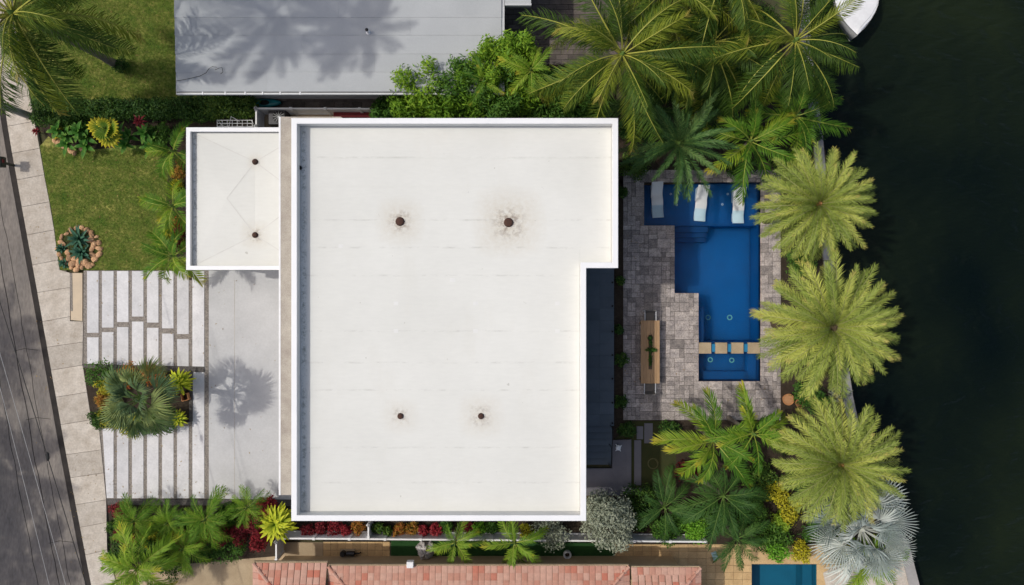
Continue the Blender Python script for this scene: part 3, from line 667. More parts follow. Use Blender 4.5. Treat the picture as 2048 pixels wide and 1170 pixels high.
for (x, y, r), lb in zip(((1577,799,.30),(1601,806,.26)), ('larger round terracotta pot beside the terrace corner', 'smaller terracotta pot tucked under the date palm fronds')):
    p = P(x, y, .4); o_ = empty('terracotta_pot', (p.x, p.y, .03), lb, 'pot', 'terracotta pots by the terrace')
    m = MB(); m.lathe([(r*.62,0),(r*.9,.32),(r*1.0,.33),(r*1.0,.40),(r*.86,.40),(r*.8,.34),(.01,.335)], 20); m.build('pot_body', m_terra, o_, False)
    m = MB(); m.lathe([(r*.8,.33),(r*.78,.352),(.01,.36)], 16); m.build('potting_soil', M('dry_soil', (.50,.27,.13), (.40,.2,.1), 8, .95, 60, .6, .01), o_)

# ------------------------------------------------------------------ north neighbour
NH = 3.5
nb = empty('grey_roofed_house', (0,0,0), 'neighbouring house with a wide pale grey membrane roof', 'house')
nx0, nx1, ny0 = P(352,0,NH).x, P(1003,0,NH).x, P(0,182,NH).y
nyt = ny0 + 16
pbox('wall', m_wall, nb, nx0+.6, nx1-.6, ny0+.6, nyt-.5, -.1, NH-.2)
nse = [P(0,y,NH).y for y in (182,143,107,70,35,0,-36,-72,-108,-144,-180,-216)] + [nyt]
for k, (a, b) in enumerate(zip(nse, nse[1:])):
    spl = [nx0 + .15*(a-ny0)*(-.13)] ; cuts = sorted([nx0-.012*k*1.0, nx0+(nx1-nx0)*(.28+.11*((k*3)%5)), nx1])
    for xa, xb in zip(cuts, cuts[1:]):
        m = MB(); z = NH + .02*k
        m.add([(xa+.004,a-.03,z-.12),(xb,a-.03,z-.12),(xb,b,z-.12),(xa+.004,b,z-.12),(xa+.004,a-.03,z+.006),(xb,a-.03,z+.006),(xb,b,z+.012),(xa+.004,b,z+.012)],
              [(0,3,2,1),(4,5,6,7),(0,1,5,4),(1,2,6,5),(2,3,7,6),(3,0,4,7)]); m.build('membrane_sheet', m_groof, nb)
pbox('eave_gutter', m_gutterw, nb, nx0, nx1+.12, ny0-.16, ny0-.04, NH-.16, NH-.02)
pbox('gutter_trough', m_black, nb, nx0+.02, nx1+.1, ny0-.075, ny0-.045, NH-.05, NH-.012)
m = MB(); m.box(nx1+.003, nx1+.14, ny0-.03, nyt, NH-.16, NH+.02); m.build('edge_flashing', m_gutterw, nb)
pbox('side_roof', m_groof, nb, nx1+.16, P(1062,0,NH).x, P(0,7,NH).y, nyt, NH-.15, NH+.02)
pbox('side_roof_flashing', m_gutterw, nb, nx1+.16, P(1062,0,NH).x+.02, P(0,7,NH).y-.1, P(0,7,NH).y-.005, NH-.17, NH+.03)
for x in (405,450,490,525,560,600): pbox('gutter_bracket', m_white, nb, P(x,0,NH).x-.03, P(x,0,NH).x+.03, ny0-.17, ny0-.03, NH-.03, NH+.0)
p = P(737,66,NH); m = MB(); m.lathe([(.12,0),(.11,.03),(.05,.06),(.05,.3),(.0,.3)], 12); o = m.build('vent_pipe', m_white, nb); o.location = (p.x, p.y, NH+.06)
m = MB(); m.lathe([(.07,.3),(.08,.36),(.02,.38)], 10); o2 = m.build('vent_cap', m_black, o)
# loose wire on the neighbour's roof
wp = [(352,162),(375,158),(400,152),(412,146),(418,137),(425,133),(433,134),(430,140),(438,136),(444,135),(446,144),(441,148)]
m = MB(); m.tube([P(x,y,NH+.12)[:2]+(NH+.12,) for x, y in wp], .014, 5); o = m.build('loose_wire', m_cabled, None); tag(o, 'tangled black wire lying on the grey neighbouring roof', 'wire')
# shaded paving behind and beside it, with pavers built singly where they show
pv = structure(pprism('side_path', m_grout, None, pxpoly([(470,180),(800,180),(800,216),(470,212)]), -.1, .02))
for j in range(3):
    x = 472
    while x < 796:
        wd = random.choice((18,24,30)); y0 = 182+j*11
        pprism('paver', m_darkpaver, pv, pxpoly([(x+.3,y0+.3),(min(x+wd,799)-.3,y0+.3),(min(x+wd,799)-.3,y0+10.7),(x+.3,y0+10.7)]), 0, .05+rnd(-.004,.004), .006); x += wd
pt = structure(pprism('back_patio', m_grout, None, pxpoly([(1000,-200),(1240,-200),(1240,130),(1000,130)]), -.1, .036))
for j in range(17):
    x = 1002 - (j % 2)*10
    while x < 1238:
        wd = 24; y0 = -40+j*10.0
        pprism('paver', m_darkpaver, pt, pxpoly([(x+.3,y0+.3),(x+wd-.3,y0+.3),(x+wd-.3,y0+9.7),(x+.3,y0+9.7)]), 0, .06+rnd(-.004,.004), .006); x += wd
# teal kayak, maroon covered bench, service enclosure
p = P(530,206,.2); ky = empty('kayak', (p.x, p.y, .04), 'small teal kayak lying on the shaded side path', 'kayak')
m = MB(); N = 17; vs = []; fs = []
for i in range(N):
    s = -1 + 2*i/(N-1); wv_ = .22*math.sqrt(max(0.0, 1-s*s*.98)); zt = .24+.05*s*s
    vs += [(s*.85,-wv_,zt*.8),(s*.85,-wv_*.6,.02+.08*s*s),(s*.85,wv_*.6,.02+.08*s*s),(s*.85,wv_,zt*.8),(s*.85,wv_*.5,zt),(s*.85,-wv_*.5,zt)]
for i in range(N-1):
    for k in range(6): fs.append((6*i+k,6*i+(k+1)%6,6*(i+1)+(k+1)%6,6*(i+1)+k))
m.add(vs, fs); m.build('hull', m_teal, ky, True)
m = MB(); m.lathe([(.15,0),(.17,.03),(.13,.03),(.12,.01)], 14); o = m.build('cockpit_rim', m_black, ky); o.location = (0,0,.235); o.scale = (1.5,.8,1)

# ------------------------------------------------------------------ white fences
def fence(a, b, label, n_posts, h=1.15, group=None):
    """a,b photo pixels of the top rail; every post, rail and board is its own part"""
    A, B = P(*a, h), P(*b, h); d = (B-A); Ln = d.length; rz = math.atan2(d.y, d.x)
    f = empty('white_fence', (A.x, A.y, 0), label, 'fence', group, rz)
    for k in range(n_posts):
        x = Ln*k/(n_posts-1); o = pbox('post', m_white, f, x-.065, x+.065, -.065, .065, 0, h+.02)
        m = MB(); m.lathe([(.115,h+.02),(.115,h+.05),(.02,h+.12)], 4); c_ = m.build('post_cap', m_white, o); 
        m2 = None
    for k in range(n_posts-1):
        x0, x1 = Ln*k/(n_posts-1)+.067, Ln*(k+1)/(n_posts-1)-.067
        pbox('top_rail', m_white, f, x0, x1, -.04, .04, h-.14, h-.01); pbox('bottom_rail', m_white, f, x0, x1, -.04, .04, .08, .2)
        nb_ = max(3, int((x1-x0)/.3)); mb = None
        for q in range(nb_):
            u0, u1 = x0+(x1-x0)*q/nb_, x0+(x1-x0)*(q+1)/nb_
            pbox('board', m_white, f, u0+.003, u1-.003, -.014, .014, .18, h-.13)
    return f
fence((512,216.5),(788,217.5), 'white vinyl fence beside the shaded path behind the house', 5)
fence((512,253),(512,219), 'short white fence return beside the garage roof corner', 2)
fence((556,1077),(1412,1084), 'long white vinyl fence between the house and the tiled-roof neighbour', 13)
fence((736.5,1050),(736.5,1075), 'short white gate panel joining the house to the long fence', 2)
fence((552,1084),(552,1120), 'short white fence panel ending at the tiled roof corner', 2)
# folding white rail beside the wing
rl = empty('clothes_airer', (P(470,247,.9).x, P(470,247,.9).y, .03), 'white metal airer rack folded beside the garage wing', 'airer')
for k in range(3):
    m = MB(); y = -.16+.16*k; m.tube([(-.9,y,.9),(.9,y,.9)], .018, 6); m.build('rail', m_white, rl)
for k in range(8):
    m = MB(); x = -.9+k*1.8/7; m.tube([(x,-.18,.9),(x,.18,.9)], .015, 6); m.build('cross_bar', m_white, rl)
for x in (-.85,.85):
    m = MB(); m.tube([(x,-.16,0),(x,.16,.9)], .018, 6); m.build('leg', m_white, rl)
    m = MB(); m.tube([(x,.16,0),(x,-.16,.9)], .018, 6); m.build('leg', m_white, rl)
m = MB(); m.tube([(-.3,-.2,.92),(-.1,.3,1.1),(.25,.1,.92)], .02, 6); m.build('support_arm', m_white, rl)
p = P(558,234,.8); ac = empty('air_conditioner', (p.x, p.y, .03), 'dark boxed air conditioner unit inside the white fence', 'air conditioner')
pbox('casing', m_frame, ac, -.55, .35, -.4, .4, 0, .8, 0, .03)
m = MB(); m.lathe([(.32,.80),(.32,.83),(.28,.83),(.27,.81)], 18); m.build('fan_guard', m_black, ac)
for k in range(6):
    m = MB(); a = k*math.pi/6; m.tube([(-.3*math.cos(a),-.3*math.sin(a),.835),(.3*math.cos(a),.3*math.sin(a),.835)], .008, 4); m.build('guard_wire', m_gutterw, ac)
structure(pprism('service_pad', m_tanconc, None, pxpoly([(515,219),(800,219),(800,262),(515,262)]), -.1, .04))
p = P(705,228,.5); bn = empty('covered_bench', (p.x, p.y, .04), 'maroon canvas covered bench inside the white fence', 'bench')
pbox('canvas_cover', m_red, bn, -1.0, .95, -.16, .2, .25, .48, 0, .05)
for x in (-.85,.8):
    for y in (-.12,.15): pbox('leg', m_black, bn, x-.03, x+.03, y-.03, y+.03, 0, .26)

# ------------------------------------------------------------------ south neighbour
m_tile = None
def tile_mat():
    m, t, b, o = nodes('clay_tile'); oi = t.nodes.new('ShaderNodeObjectInfo'); g = t.nodes.new('ShaderNodeNewGeometry')
    f = math_(t, 'FRACT', math_(t, 'ADD', oi.outputs['Random'], g.outputs['Random Per Island']))
    col = ramp(t, [(0,(.44,.21,.15)),(.25,(.50,.27,.20)),(.5,(.53,.32,.245)),(.78,(.49,.28,.215)),(.9,(.46,.19,.13)),(1,(.47,.155,.10))], f)
    col = mixc(t, 1.0, col, ramp(t, [(.3,(.85,.85,.85)),(.7,(1.1,1.1,1.1))], noise(t, 6, 5, .65, pos(t))), 'MULTIPLY')
    t.links.new(col, b.inputs['Base Color']); b.inputs['Roughness'].default_value = .85; bump(t, b, noise(t, 40, 4, .6, pos(t)), .3, .006)
    return m
m_tile = tile_mat()
SH = 3.1; pitch = .32
sn = empty('tiled_roof_house', (0,0,0), 'neighbouring house with pink clay tile hipped roof', 'house')
TW, TD = .29, .335
q = MB(); q.add([(-TW/2+.004,-TD,.012),(TW/2-.004,-TD,.012),(TW/2-.004,.03,-.0),(-TW/2+.004,.03,0),(-TW/2+.004,-TD,.042),(-TW/4,-TD,.05),(TW/4,-TD,.05),(TW/2-.004,-TD,.042),
      (-TW/2+.004,.03,.03),(-TW/4,.03,.038),(TW/4,.03,.038),(TW/2-.004,.03,.03)],
     [(0,3,2,1),(0,1,7,6,5,4),(4,5,9,8),(5,6,10,9),(6,7,11,10),(2,3,8,9,10,11),(1,2,11,7),(3,0,4,8)])
tile_me = q.mesh('roof_tile', m_tile)
rest = MB(); ntile = [0]
def put_tile(x, y, z, rz):
    # tile local -Y points down the slope
    mtx = Matrix.Translation((x,y,z)) @ Matrix.Rotation(rz,4,'Z') @ Matrix.Rotation(math.atan(pitch),4,'X')
    if y > -15.1 and ntile[0] < 300:
        o = link('roof_tile', tile_me, (), sn); o.matrix_local = mtx; ntile[0] += 1
    else:
        rest.add([mtx @ Vector(v.co) for v in tile_me.vertices], [tuple(p.vertices) for p in tile_me.polygons])
def hip(pxa, pxb, pye, lh, rh, depth=3.2):
    """north-facing plane from eave pixels pxa..pxb with hips left/right, plus the faces beyond the hips"""
    A, B = P(pxa, pye, SH), P(pxb, pye, SH); x0, x1, ye = A.x, B.x, A.y; cs = math.cos(math.atan(pitch))
    rows = int(depth/(TD*cs*.97))
    def zt(d): return SH + d*pitch
    poly = [(x0,ye,SH),(x1,ye,SH),(x1-(depth if rh else 0),ye-depth,zt(depth)),(x0+(depth if lh else 0),ye-depth,zt(depth))]
    m = MB(); m.add([Vector(p_)-Vector((0,0,.02)) for p_ in poly], [(0,3,2,1)])
    if lh: m.add([(x0,ye,SH-.02),(x0+depth,ye-depth,zt(depth)-.02),(x0+depth,ye-12,zt(depth)-.02),(x0,ye-12,SH-.02)], [(0,1,2,3)])
    if rh: m.add([(x1,ye,SH-.02),(x1-depth,ye-depth,zt(depth)-.02),(x1-depth,ye-12,zt(depth)-.02),(x1,ye-12,SH-.02)], [(0,3,2,1)])
    m.build('roof_deck', m_tanconc, sn)
    for r in range(rows):
        d = (r+1)*TD*cs*.97; dm = d - TD*.5
        xa, xb = x0 + (dm if lh else 0), x1 - (dm if rh else 0); n_ = int((xb-xa)/TW)
        for k in range(n_): put_tile(xa+(k+.5)*(xb-xa)/n_, ye-d, zt(d), math.pi)
        if lh:
            nn = int(2.6/TW)
            for k in range(nn):
                y = ye-dm-(k+.5)*TW
                put_tile(x0+d, y, zt(d), -math.pi/2)
        if rh:
            for k in range(int(2.6/TW)):
                y = ye-dm-(k+.5)*TW
                put_tile(x1-d, y, zt(d), math.pi/2)
    for on, s, xc in ((lh,1,x0),(rh,-1,x1)):
        if not on: continue
        for k in range(11):
            d0, d1 = k*.27, k*.27+.30
            m = MB(); m.tube([(xc+s*d0,ye-d0,zt(d0)+.02+.03),(xc+s*d1,ye-d1,zt(d1)+.02)], [.085,.07], 8); m.build('hip_cap', m_tile, sn)
    pbox('eave_fascia', m_tanconc, sn, x0, x1, ye-.01, ye+.07, SH-.16, SH+.005)
    pbox('drip_edge', m_black, sn, x0, x1, ye-.035, ye-.012, SH-.1, SH+.012)
hip(507,655,1126,True,False); hip(657,1258,1132,True,True); hip(1262,1401,1135,False,True)
if rest.v: stuff(rest.build('further_tiles', m_tile, sn))
ex = P(507,0,SH).x
pbox('wall', m_tanwall, sn, ex+.5, P(1395,0,SH).x-.5, -26, P(0,1140,SH).y-.5, -.1, SH-.1)
bx = P(820,1128,SH+.2); pbox('eave_vent', m_white, sn, bx.x-.16, bx.x+.16, bx.y-.2, bx.y+.1, SH-.05, SH+.22, 0, .02)
yd = structure(pprism('side_yard', m_tanconc, None, pxpoly([(420,1084),(1440,1088),(1440,1500),(230,1500),(230,1135),(400,1122),(500,1108)]), -.15, .015))
tv = structure(pprism('golden_path', m_grout, None, pxpoly([(646,1081),(781,1083),(781,1117),(646,1117)]), -.1, .03))
for j in range(2):
    for i in range(9): pprism('paver', m_tanstone, tv, pxpoly([(647+i*14.8,1083+j*16.8),(661.4+i*14.8,1083+j*16.8),(661.4+i*14.8,1099.2+j*16.8),(647+i*14.8,1099.2+j*16.8)]), 0, .06+rnd(-.003,.003), .006)
structure(pprism('turf_strip', m_turf, None, pxpoly([(782,1081),(1228,1086),(1228,1119),(782,1117)]), -.1, .05))
tp = structure(pprism('golden_patio', m_grout, None, pxpoly([(1229,1086),(1503,1090),(1503,1260),(1420,1260),(1420,1126),(1229,1126)]), -.1, .032))
for j in range(9):
    for i in range(15):
        x, y = 1230+i*18.2, 1088+j*14
        if y > 1117 and x < 1390: continue
        pprism('paver', m_tanstone, tp, pxpoly([(x,y),(x+17.8,y),(x+17.8,y+13.6),(x,y+13.6)]), 0, .06+rnd(-.003,.003), .006)
structure(pprism('pool_surround', m_tanstone, None, pxpoly([(1503,1090),(1700,1090),(1700,1127.5),(1503,1127.5)]), -.1, .05))
structure(pprism('pool_surround_east', m_tanstone, None, pxpoly([(1632.5,1128),(1672,1128),(1700,1330),(1632.5,1330)]), -.1, .05))
structure(pprism('dock', m_walk, None, pxpoly([(1645,1145),(1690,1118),(1815,1098),(1834,1180),(1880,1400),(1700,1400)]), -.1, .07))
np_ = empty('teal_pool', P(1567,1200), 'teal rectangular pool of the tiled-roof neighbour', 'pool'); po2 = np_.location
q_ = [(x-po2.x, y-po2.y) for x, y in spool_w]
pprism('basin_floor', m_tealtile, np_, [(x*1.1, y*1.05) for x, y in q_], -1.6, -1.3)
pprism('bench', m_tealtile, np_, [(x-po2.x, y-po2.y) for x, y in pxpoly([(1612,1129),(1631,1129),(1631,1329),(1612,1329)])], -1.31, -.45)
m = MB()
for i in range(4):
    a, b = q_[i], q_[(i+1)%4]; m.add([(*a,-1.4),(*b,-1.4),(*b,.05),(*a,.05)], [(0,1,2,3)])
m.build('pool_wall', m_tealtile, np_)
m = MB(); m.add([(x,y,-.1) for x, y in q_], [(3,2,1,0)]); m.build('water_surface', m_poolwater, np_)
# small things in the side yard
p = P(695,1108,.3); pu = empty('pool_pump', (p.x, p.y, .06), 'grey pool pump on a slab beside the golden path', 'pump')
pbox('base_slab', m_tanconc, pu, -.45, .35, -.18, .18, 0, .06); m = MB(); m.tube([(-.05,0,.2),(.35,0,.2)], [.13,.13], 12); m.build('motor', m_frame, pu)
m = MB(); m.lathe([(.14,.06),(.15,.3),(.12,.36),(.03,.37)], 12, (-.25,0,0)); m.build('filter_pot', m_frame, pu); m = MB(); m.tube([(.3,0,.2),(.62,.02,.2),(.64,.02,.05)], .03, 6); m.build('pipe', m_black, pu)
p = P(851,1104,.5); m = MB(); N = 22; vs = []; fs = []
for i in range(9):
    ph = i/8*math.pi/2
    for k in range(N):
        a = 2*math.pi*k/N; r = .52*(1+.28*math.sin(3*a+.6)*math.sin(ph+.3)+.13*math.sin(7*a+i))*math.cos(ph)
        vs.append((r*math.cos(a), r*math.sin(a)*.85, .75*math.sin(ph)**.8*(1+.12*math.sin(5*a)) if ph < 1.5 else .72))
for i in range(8):
    for k in range(N): fs.append((i*N+k, i*N+(k+1)%N, (i+1)*N+(k+1)%N, (i+1)*N+k))
m.add(vs, fs); o = m.build('white_boulder', M('pale_limestone', (.66,.63,.62), (.42,.39,.38), 4, .9, 9, .9, .06), None); o.location = (p.x, p.y, .04); tag(o, 'large pale lumpy boulder on the dark turf strip', 'boulder')
p = P(1135,1111,.4); ws = empty('white_pot', (p.x, p.y, .045), 'round white pot with a dark opening on the turf strip', 'pot')
m = MB(); m.lathe([(.14,0),(.2,.1),(.22,.28),(.19,.36),(.14,.36),(.12,.2)], 16); m.build('pot_body', m_white, ws); m = MB(); m.lathe([(.12,.2),(.11,.24),(.01,.25)], 12); m.build('potting_soil', m_soil, ws)
for (x0, x1, y, zz), lb in zip(((1093,1131,1117,.1),(1141,1186,1118,.1),(1036,1060,1128,.1),(872,915,1121,.1)), ('cream kerb piece beside the white pot, nearer the boulder', 'cream kerb piece between the white pot and the silver tree', 'short cream kerb piece against the tiled roof eave', 'cream kerb piece beside the boulder and palm')):
    c = P((x0+x1)/2, y, zz); o = pbox('kerb_piece', M('cream_stone', (.62,.55,.42), (.5,.43,.32), 3, .9, 60, .3, .004), None, -pw(x1-x0)/2, pw(x1-x0)/2, -.09, .09, 0, .12, 0, .012); o.location = (c.x, c.y, .03); tag(o, lb, 'kerb', 'cream kerb pieces in the side yard')
p = P(1432,1115,.3); pl = empty('pool_skimmer', (p.x, p.y, .06), 'small pale blue pool skimmer lying on the golden patio', 'skimmer', None, math.radians(-70))
pbox('net_frame', plain('pale_blue_plastic', (.45,.6,.68), .4), pl, -.22, .22, -.14, .14, .0, .05, 0, .02); m = MB(); m.tube([(.05,.12,.03),(.2,.6,.03)], .018, 6); m.build('handle', m_frame, pl)

# ------------------------------------------------------------------ boat, utility pole, cables, mailbox
bt = empty('moored_boat', (P(1712,-60,0).x, P(1712,-60,0).y, -1.3), 'white boat bow moored against the seawall behind palm fronds', 'boat')
m = MB(); N = 16; vs = []; fs = []; tipy = P(0,73,0).y - bt.location.y; bw = pw(88)/2
for i in range(N):
    s = i/(N-1); y = tipy - s*0; yy = tipy + s*6.0; hw = bw*1.02*min(1, (1-(1-min(s*2.9,1))**1.9)); zt = 1.45-.25*s
    vs += [(-hw,yy,zt),(-hw*.92,yy,zt-.25),(-hw*.55,yy,.1+.5*(1-min(s*3,1))),(0,yy,-.25+.9*(1-min(s*3,1))),(hw*.55,yy,.1+.5*(1-min(s*3,1))),(hw*.92,yy,zt-.25),(hw,yy,zt)]
for i in range(N-1):
    for k in range(6): fs.append((7*i+k,7*i+k+1,7*(i+1)+k+1,7*(i+1)+k))
m.add(vs, fs); m.build('hull', m_hull, bt, True)
m = MB(); vs = []; fs = []
for i in range(N):
    s = i/(N-1); yy = tipy+.04+s*5.9; hw = bw*1.0*min(1, (1-(1-min(s*2.9,1))**1.9)); zt = 1.45-.25*s
    vs += [(-hw,yy,zt-.01),(0,yy,zt+.07),(hw,yy,zt-.01)]
for i in range(N-1):
    for k in range(2): fs.append((3*i+k,3*(i+1)+k,3*(i+1)+k+1,3*i+k+1))
m.add(vs, fs); m.build('foredeck', m_hull, bt, True)
m = MB()
m.tube([(bw*.9*(1-(1-min(s*2.9,1))**1.9)*1.0, tipy+.3+s*6*.9, 1.75-.2*s) for s in [i/9 for i in range(10)]], .018, 6); m.build('bow_rail', m_gutterw, bt)
up = empty('utility_pole', P(63,233,0), 'tall weathered wooden utility pole standing at the hedge end', 'pole')
m = MB(); m.tube([(0,0,-.2),(.0,0,4.5),(0,0,9.4)], [.19,.165,.13], 14); m.build('shaft', m_pole, up)
m = MB(); m.box(-.9,1.5,-.06,.06,8.5,8.62); m.build('crossarm', m_pole, up)
ph = up.location
def cable(px, hs, rad, mat, label, start=None):
    pts = [P(x, y, h) for (x, y), h in zip(px, hs)]
    N = 24; out = []
    a, b = pts[0], pts[-1]; d = (b-a)
    full = [a + d*(k/N*4.2-1.2) for k in range(N+1)] if start is None else None
    A = start; far = a + d*3.4
    for k in range(N+1):
        u = k/N; p_ = A + (far-A)*u; sag = -4*.5*u*(1-u); out.append((p_.x, p_.y, p_.z+sag))
    m = MB(); m.tube(out, rad*.75, 6); o = m.build('overhead_cable', mat, None); tag(o, label, 'cable', 'overhead cables along the street'); return out
A1 = Vector((ph.x+1.4, ph.y, 8.66)); A2 = Vector((ph.x+.45, ph.y, 8.66))
cable([(0,610),(118,1170)], (8.2,8.2), .014, m_cable, 'pale overhead cable crossing the road, further from the sidewalk', Vector((-23.9, ph.y, 8.66)))
cable([(24,560),(168,1170)], (7.6,7.6), .014, m_cable, 'pale overhead cable crossing the road beside the gutter', Vector((-23.95, ph.y, 8.64)))
c3 = cable([(86,640),(215,1165)], (6.2,6.2), .022, m_cabled, 'thick black overhead cable above the sidewalk with a splice', Vector((-25.1, ph.y, 6.6)))
p = min(c3, key=lambda q: abs(q[1] - P(0,930,6.2).y)); m = MB(); m.tube([(p[0]-.0,p[1]+.2,p[2]),(p[0],p[1]+.1,p[2]),(p[0]+.02,p[1]-.1,p[2]),(p[0]+.03,p[1]-.2,p[2])], [.02,.07,.07,.02], 8)
o = m.build('cable_splice', m_cabled, None); tag(o, 'black splice case hanging on the thick black cable', 'splice case')
p = P(29,331,0); mbx = empty('mailbox', (p.x, p.y, .0), 'dark grey kerbside mailbox on a post by the gutter', 'mailbox')
m_mail = plain('dark_green_metal', (.035,.04,.03), .5, .3); m = MB(); m.tube([(0,0,-.2),(0,0,.85)], .07, 10); m.build('post', m_mail, mbx)
m = MB(); pr = [(-.16,.8),(.16,.8),(.16,1.0)] + [(.16*math.cos(a),1.0+.16*math.sin(a)) for a in [math.pi*k/8 for k in range(1,8)]] + [(-.16,1.0)]; n_ = len(pr)
m.add([(x,-.26,z) for x, z in pr]+[(x,.26,z) for x, z in pr], [tuple(range(n_)), tuple(range(n_,2*n_))[::-1]]+[(i,n_+i,n_+(i+1)%n_,(i+1)%n_) for i in range(n_)]); m.build('box', m_mail, mbx)
pbox('flag', m_red, mbx, .165, .18, -.05, .12, .95, 1.1)

# ------------------------------------------------------------------ plants: generators
def frond_mesh(name, mats, Ln=2.5, n=34, ll=.55, w=.05, arch=.9, lift=0.0, lj=.15, droop=.3, sweep=(1.1,.45), t0=.14, prof='mid', rr=.025, power=1.3, jit=.1, side=0.0):
    """one pinnate leaf along +X: rachis and leaflets in pairs"""
    m = MB(); seg = 12; pts = []; angs = []; x = z = 0.0
    for i in range(seg+1):
        t = i/seg; a = -arch*t**power; angs.append(a); pts.append(Vector((x,side*Ln*t*t,z))); x += math.cos(a)*Ln/seg; z += math.sin(a)*Ln/seg
    m.tube(pts, [rr*(1-.85*i/seg) for i in range(seg+1)], 4, 1, False)
    for k in range(n):
        t = t0+(1-t0)*(k+.5)/n; f = t*seg; i = min(int(f), seg-1); u = f-i; b = pts[i].lerp(pts[i+1], u); a = angs[i]+(angs[i+1]-angs[i])*u
        T = Vector((math.cos(a),0,math.sin(a))); Nn = Vector((-math.sin(a),0,math.cos(a)))
        if prof == 'mid': pr = .45+.55*math.sin(math.pi*min(1,(t-t0)/(1-t0)*.9+.1)) ; pr = pr if t < .8 else pr*max(.5,(1-(t-.8)*1.6))
        elif prof == 'full': pr = .65+.35*math.sin(math.pi*(t-t0)/(1-t0)); pr *= (1 if t < .85 else 1-(t-.85)*2.2)
        else: pr = 1-.6*t
        for s in (-1, 1):
            sw = sweep[0]+(sweep[1]-sweep[0])*t + rnd(-jit,jit); lf = lift + rnd(-lj,lj)
            d = Vector((0,s,0))*math.sin(sw) + T*math.cos(sw); d = (d*math.cos(lf)+Nn*math.sin(lf)).normalized()
            l = ll*pr*rnd(.85,1.12); d2 = (d+Vector((0,0,-droop*rnd(.6,1.4)))).normalized(); W = (T-d*T.dot(d)); W = (W.normalized() if W.length > .05 else Nn)*w*.5*(.6+.4*pr)
            mid = b+d*l*.5; tip = mid+d2*l*.5
            m.add([b-W*.55,b+W*.55,mid+W,mid-W,tip], [(0,1,2,3),(3,2,4)], 0, t)
    return m.mesh(name, mats)
def fan_mesh(name, mats, R=.8, n=34, spread=5.4, pet=.7, fold=.12, droop=.25, free=.45, wave=.05, width=1.0):
    """costapalmate fan leaf: petiole along +X then a disc of pleated segments"""
    m = MB(); m.tube([(0,0,0),(pet*.5,0,.03),(pet,0,0)], [.03,.022,.018], 5, 1, False); c = Vector((pet,0,0))
    for k in range(n):
        a = -spread/2+spread*(k+.5)/n; da = spread/n*.5*width; L_ = R*(1-.12*abs(a)/3.14)*rnd(.92,1.06); zf = rnd(-wave,wave)
        def q(r, aa, zz): return c + Vector((r*math.cos(aa), r*math.sin(aa), zz - droop*(r/R)**2*R))
        s1 = L_*(1-free)
        m.add([c, q(s1,a-da,zf*.5), q(s1,a,fold*R*.35+zf*.5), q(s1,a+da,zf*.5), q(L_*.86,a-da*.4,zf-.02), q(L_*.86,a+da*.4,zf-.02), q(L_,a+rnd(-.02,.02),zf-.05)],
              [(0,1,2),(0,2,3),(1,4,2),(2,5,3),(2,4,6),(2,6,5)], 0, [0,.6,.6,.6,.86,.86,1.0])
    return m.mesh(name, mats)
def blade(m, base, az, el, Ln, wd, arch=1.0, mi=0, segs=5, fold=.25):
    pts = []; x = z = 0.0
    for i in range(segs+1):
        t = i/segs; a = el-arch*t**1.2; pts.append((x,z,a,t)); x += math.cos(a)*Ln/segs; z += math.sin(a)*Ln/segs
    vs = []; ts = []; ca, sa = math.cos(az), math.sin(az)
    for (x,z,a,t) in pts:
        hw = wd*.5*math.sin(math.pi*min(.98,(t*.86+.12)))**.8
        for s, dz in ((-1,fold*hw),(0,0),(1,fold*hw)):
            X = x - math.sin(a)*dz; Z = z + math.cos(a)*dz; vs.append((base[0]+X*ca-s*hw*sa, base[1]+X*sa+s*hw*ca, base[2]+Z)); ts.append(t)
    fs = []
    for i in range(segs): fs += [(3*i,3*i+3,3*i+4,3*i+1),(3*i+1,3*i+4,3*i+5,3*i+2)]
    m.add(vs, fs, mi, ts)
def leafcloud_mesh(name, mat, blobs, n, size, asp=.45, up=.35, shell=.45):
    """n leaves through the outer part of overlapping blobs (x,y,z,rx,ry,rz)"""
    bl = np.array(blobs, float); wgt = bl[:,3]*bl[:,4]+bl[:,3]*bl[:,5]; idx = np.random.choice(len(bl), n, p=wgt/wgt.sum()); B = bl[idx]
    d = np.random.normal(size=(n,3)); d /= np.linalg.norm(d,axis=1,keepdims=True); d[:,2] = np.where(np.random.rand(n) < .75, np.abs(d[:,2]), d[:,2])
    r = (1-shell*np.random.rand(n)**1.6)*(1+.16*np.random.normal(size=n))
    c = B[:,:3] + d*B[:,3:6]*r[:,None]; c[:,2] = np.maximum(c[:,2], .03)
    nr = d*.7 + np.random.normal(size=(n,3))*.55 + np.array([0,0,up]); nr /= np.linalg.norm(nr,axis=1,keepdims=True)
    t1 = np.cross(nr, np.random.normal(size=(n,3))); t1 /= np.linalg.norm(t1,axis=1,keepdims=True); t2 = np.cross(nr,t1)
    s = (size*(.6+.8*np.random.rand(n)))[:,None]
    v = np.stack([c-t1*s*.5, c+t2*s*asp*.5+nr*s*.08, c+t1*s*.5-nr*s*.1, c-t2*s*asp*.5+nr*s*.08], 1)
    me = bpy.data.meshes.new(name); me.vertices.add(n*4); me.vertices.foreach_set('co', v.ravel()); me.loops.add(n*4)
    me.loops.foreach_set('vertex_index', np.arange(n*4)); me.polygons.add(n); me.polygons.foreach_set('loop_start', np.arange(n)*4); me.polygons.foreach_set('loop_total', np.full(n,4))
    me.update(calc_edges=True); me.materials.append(mat); return me
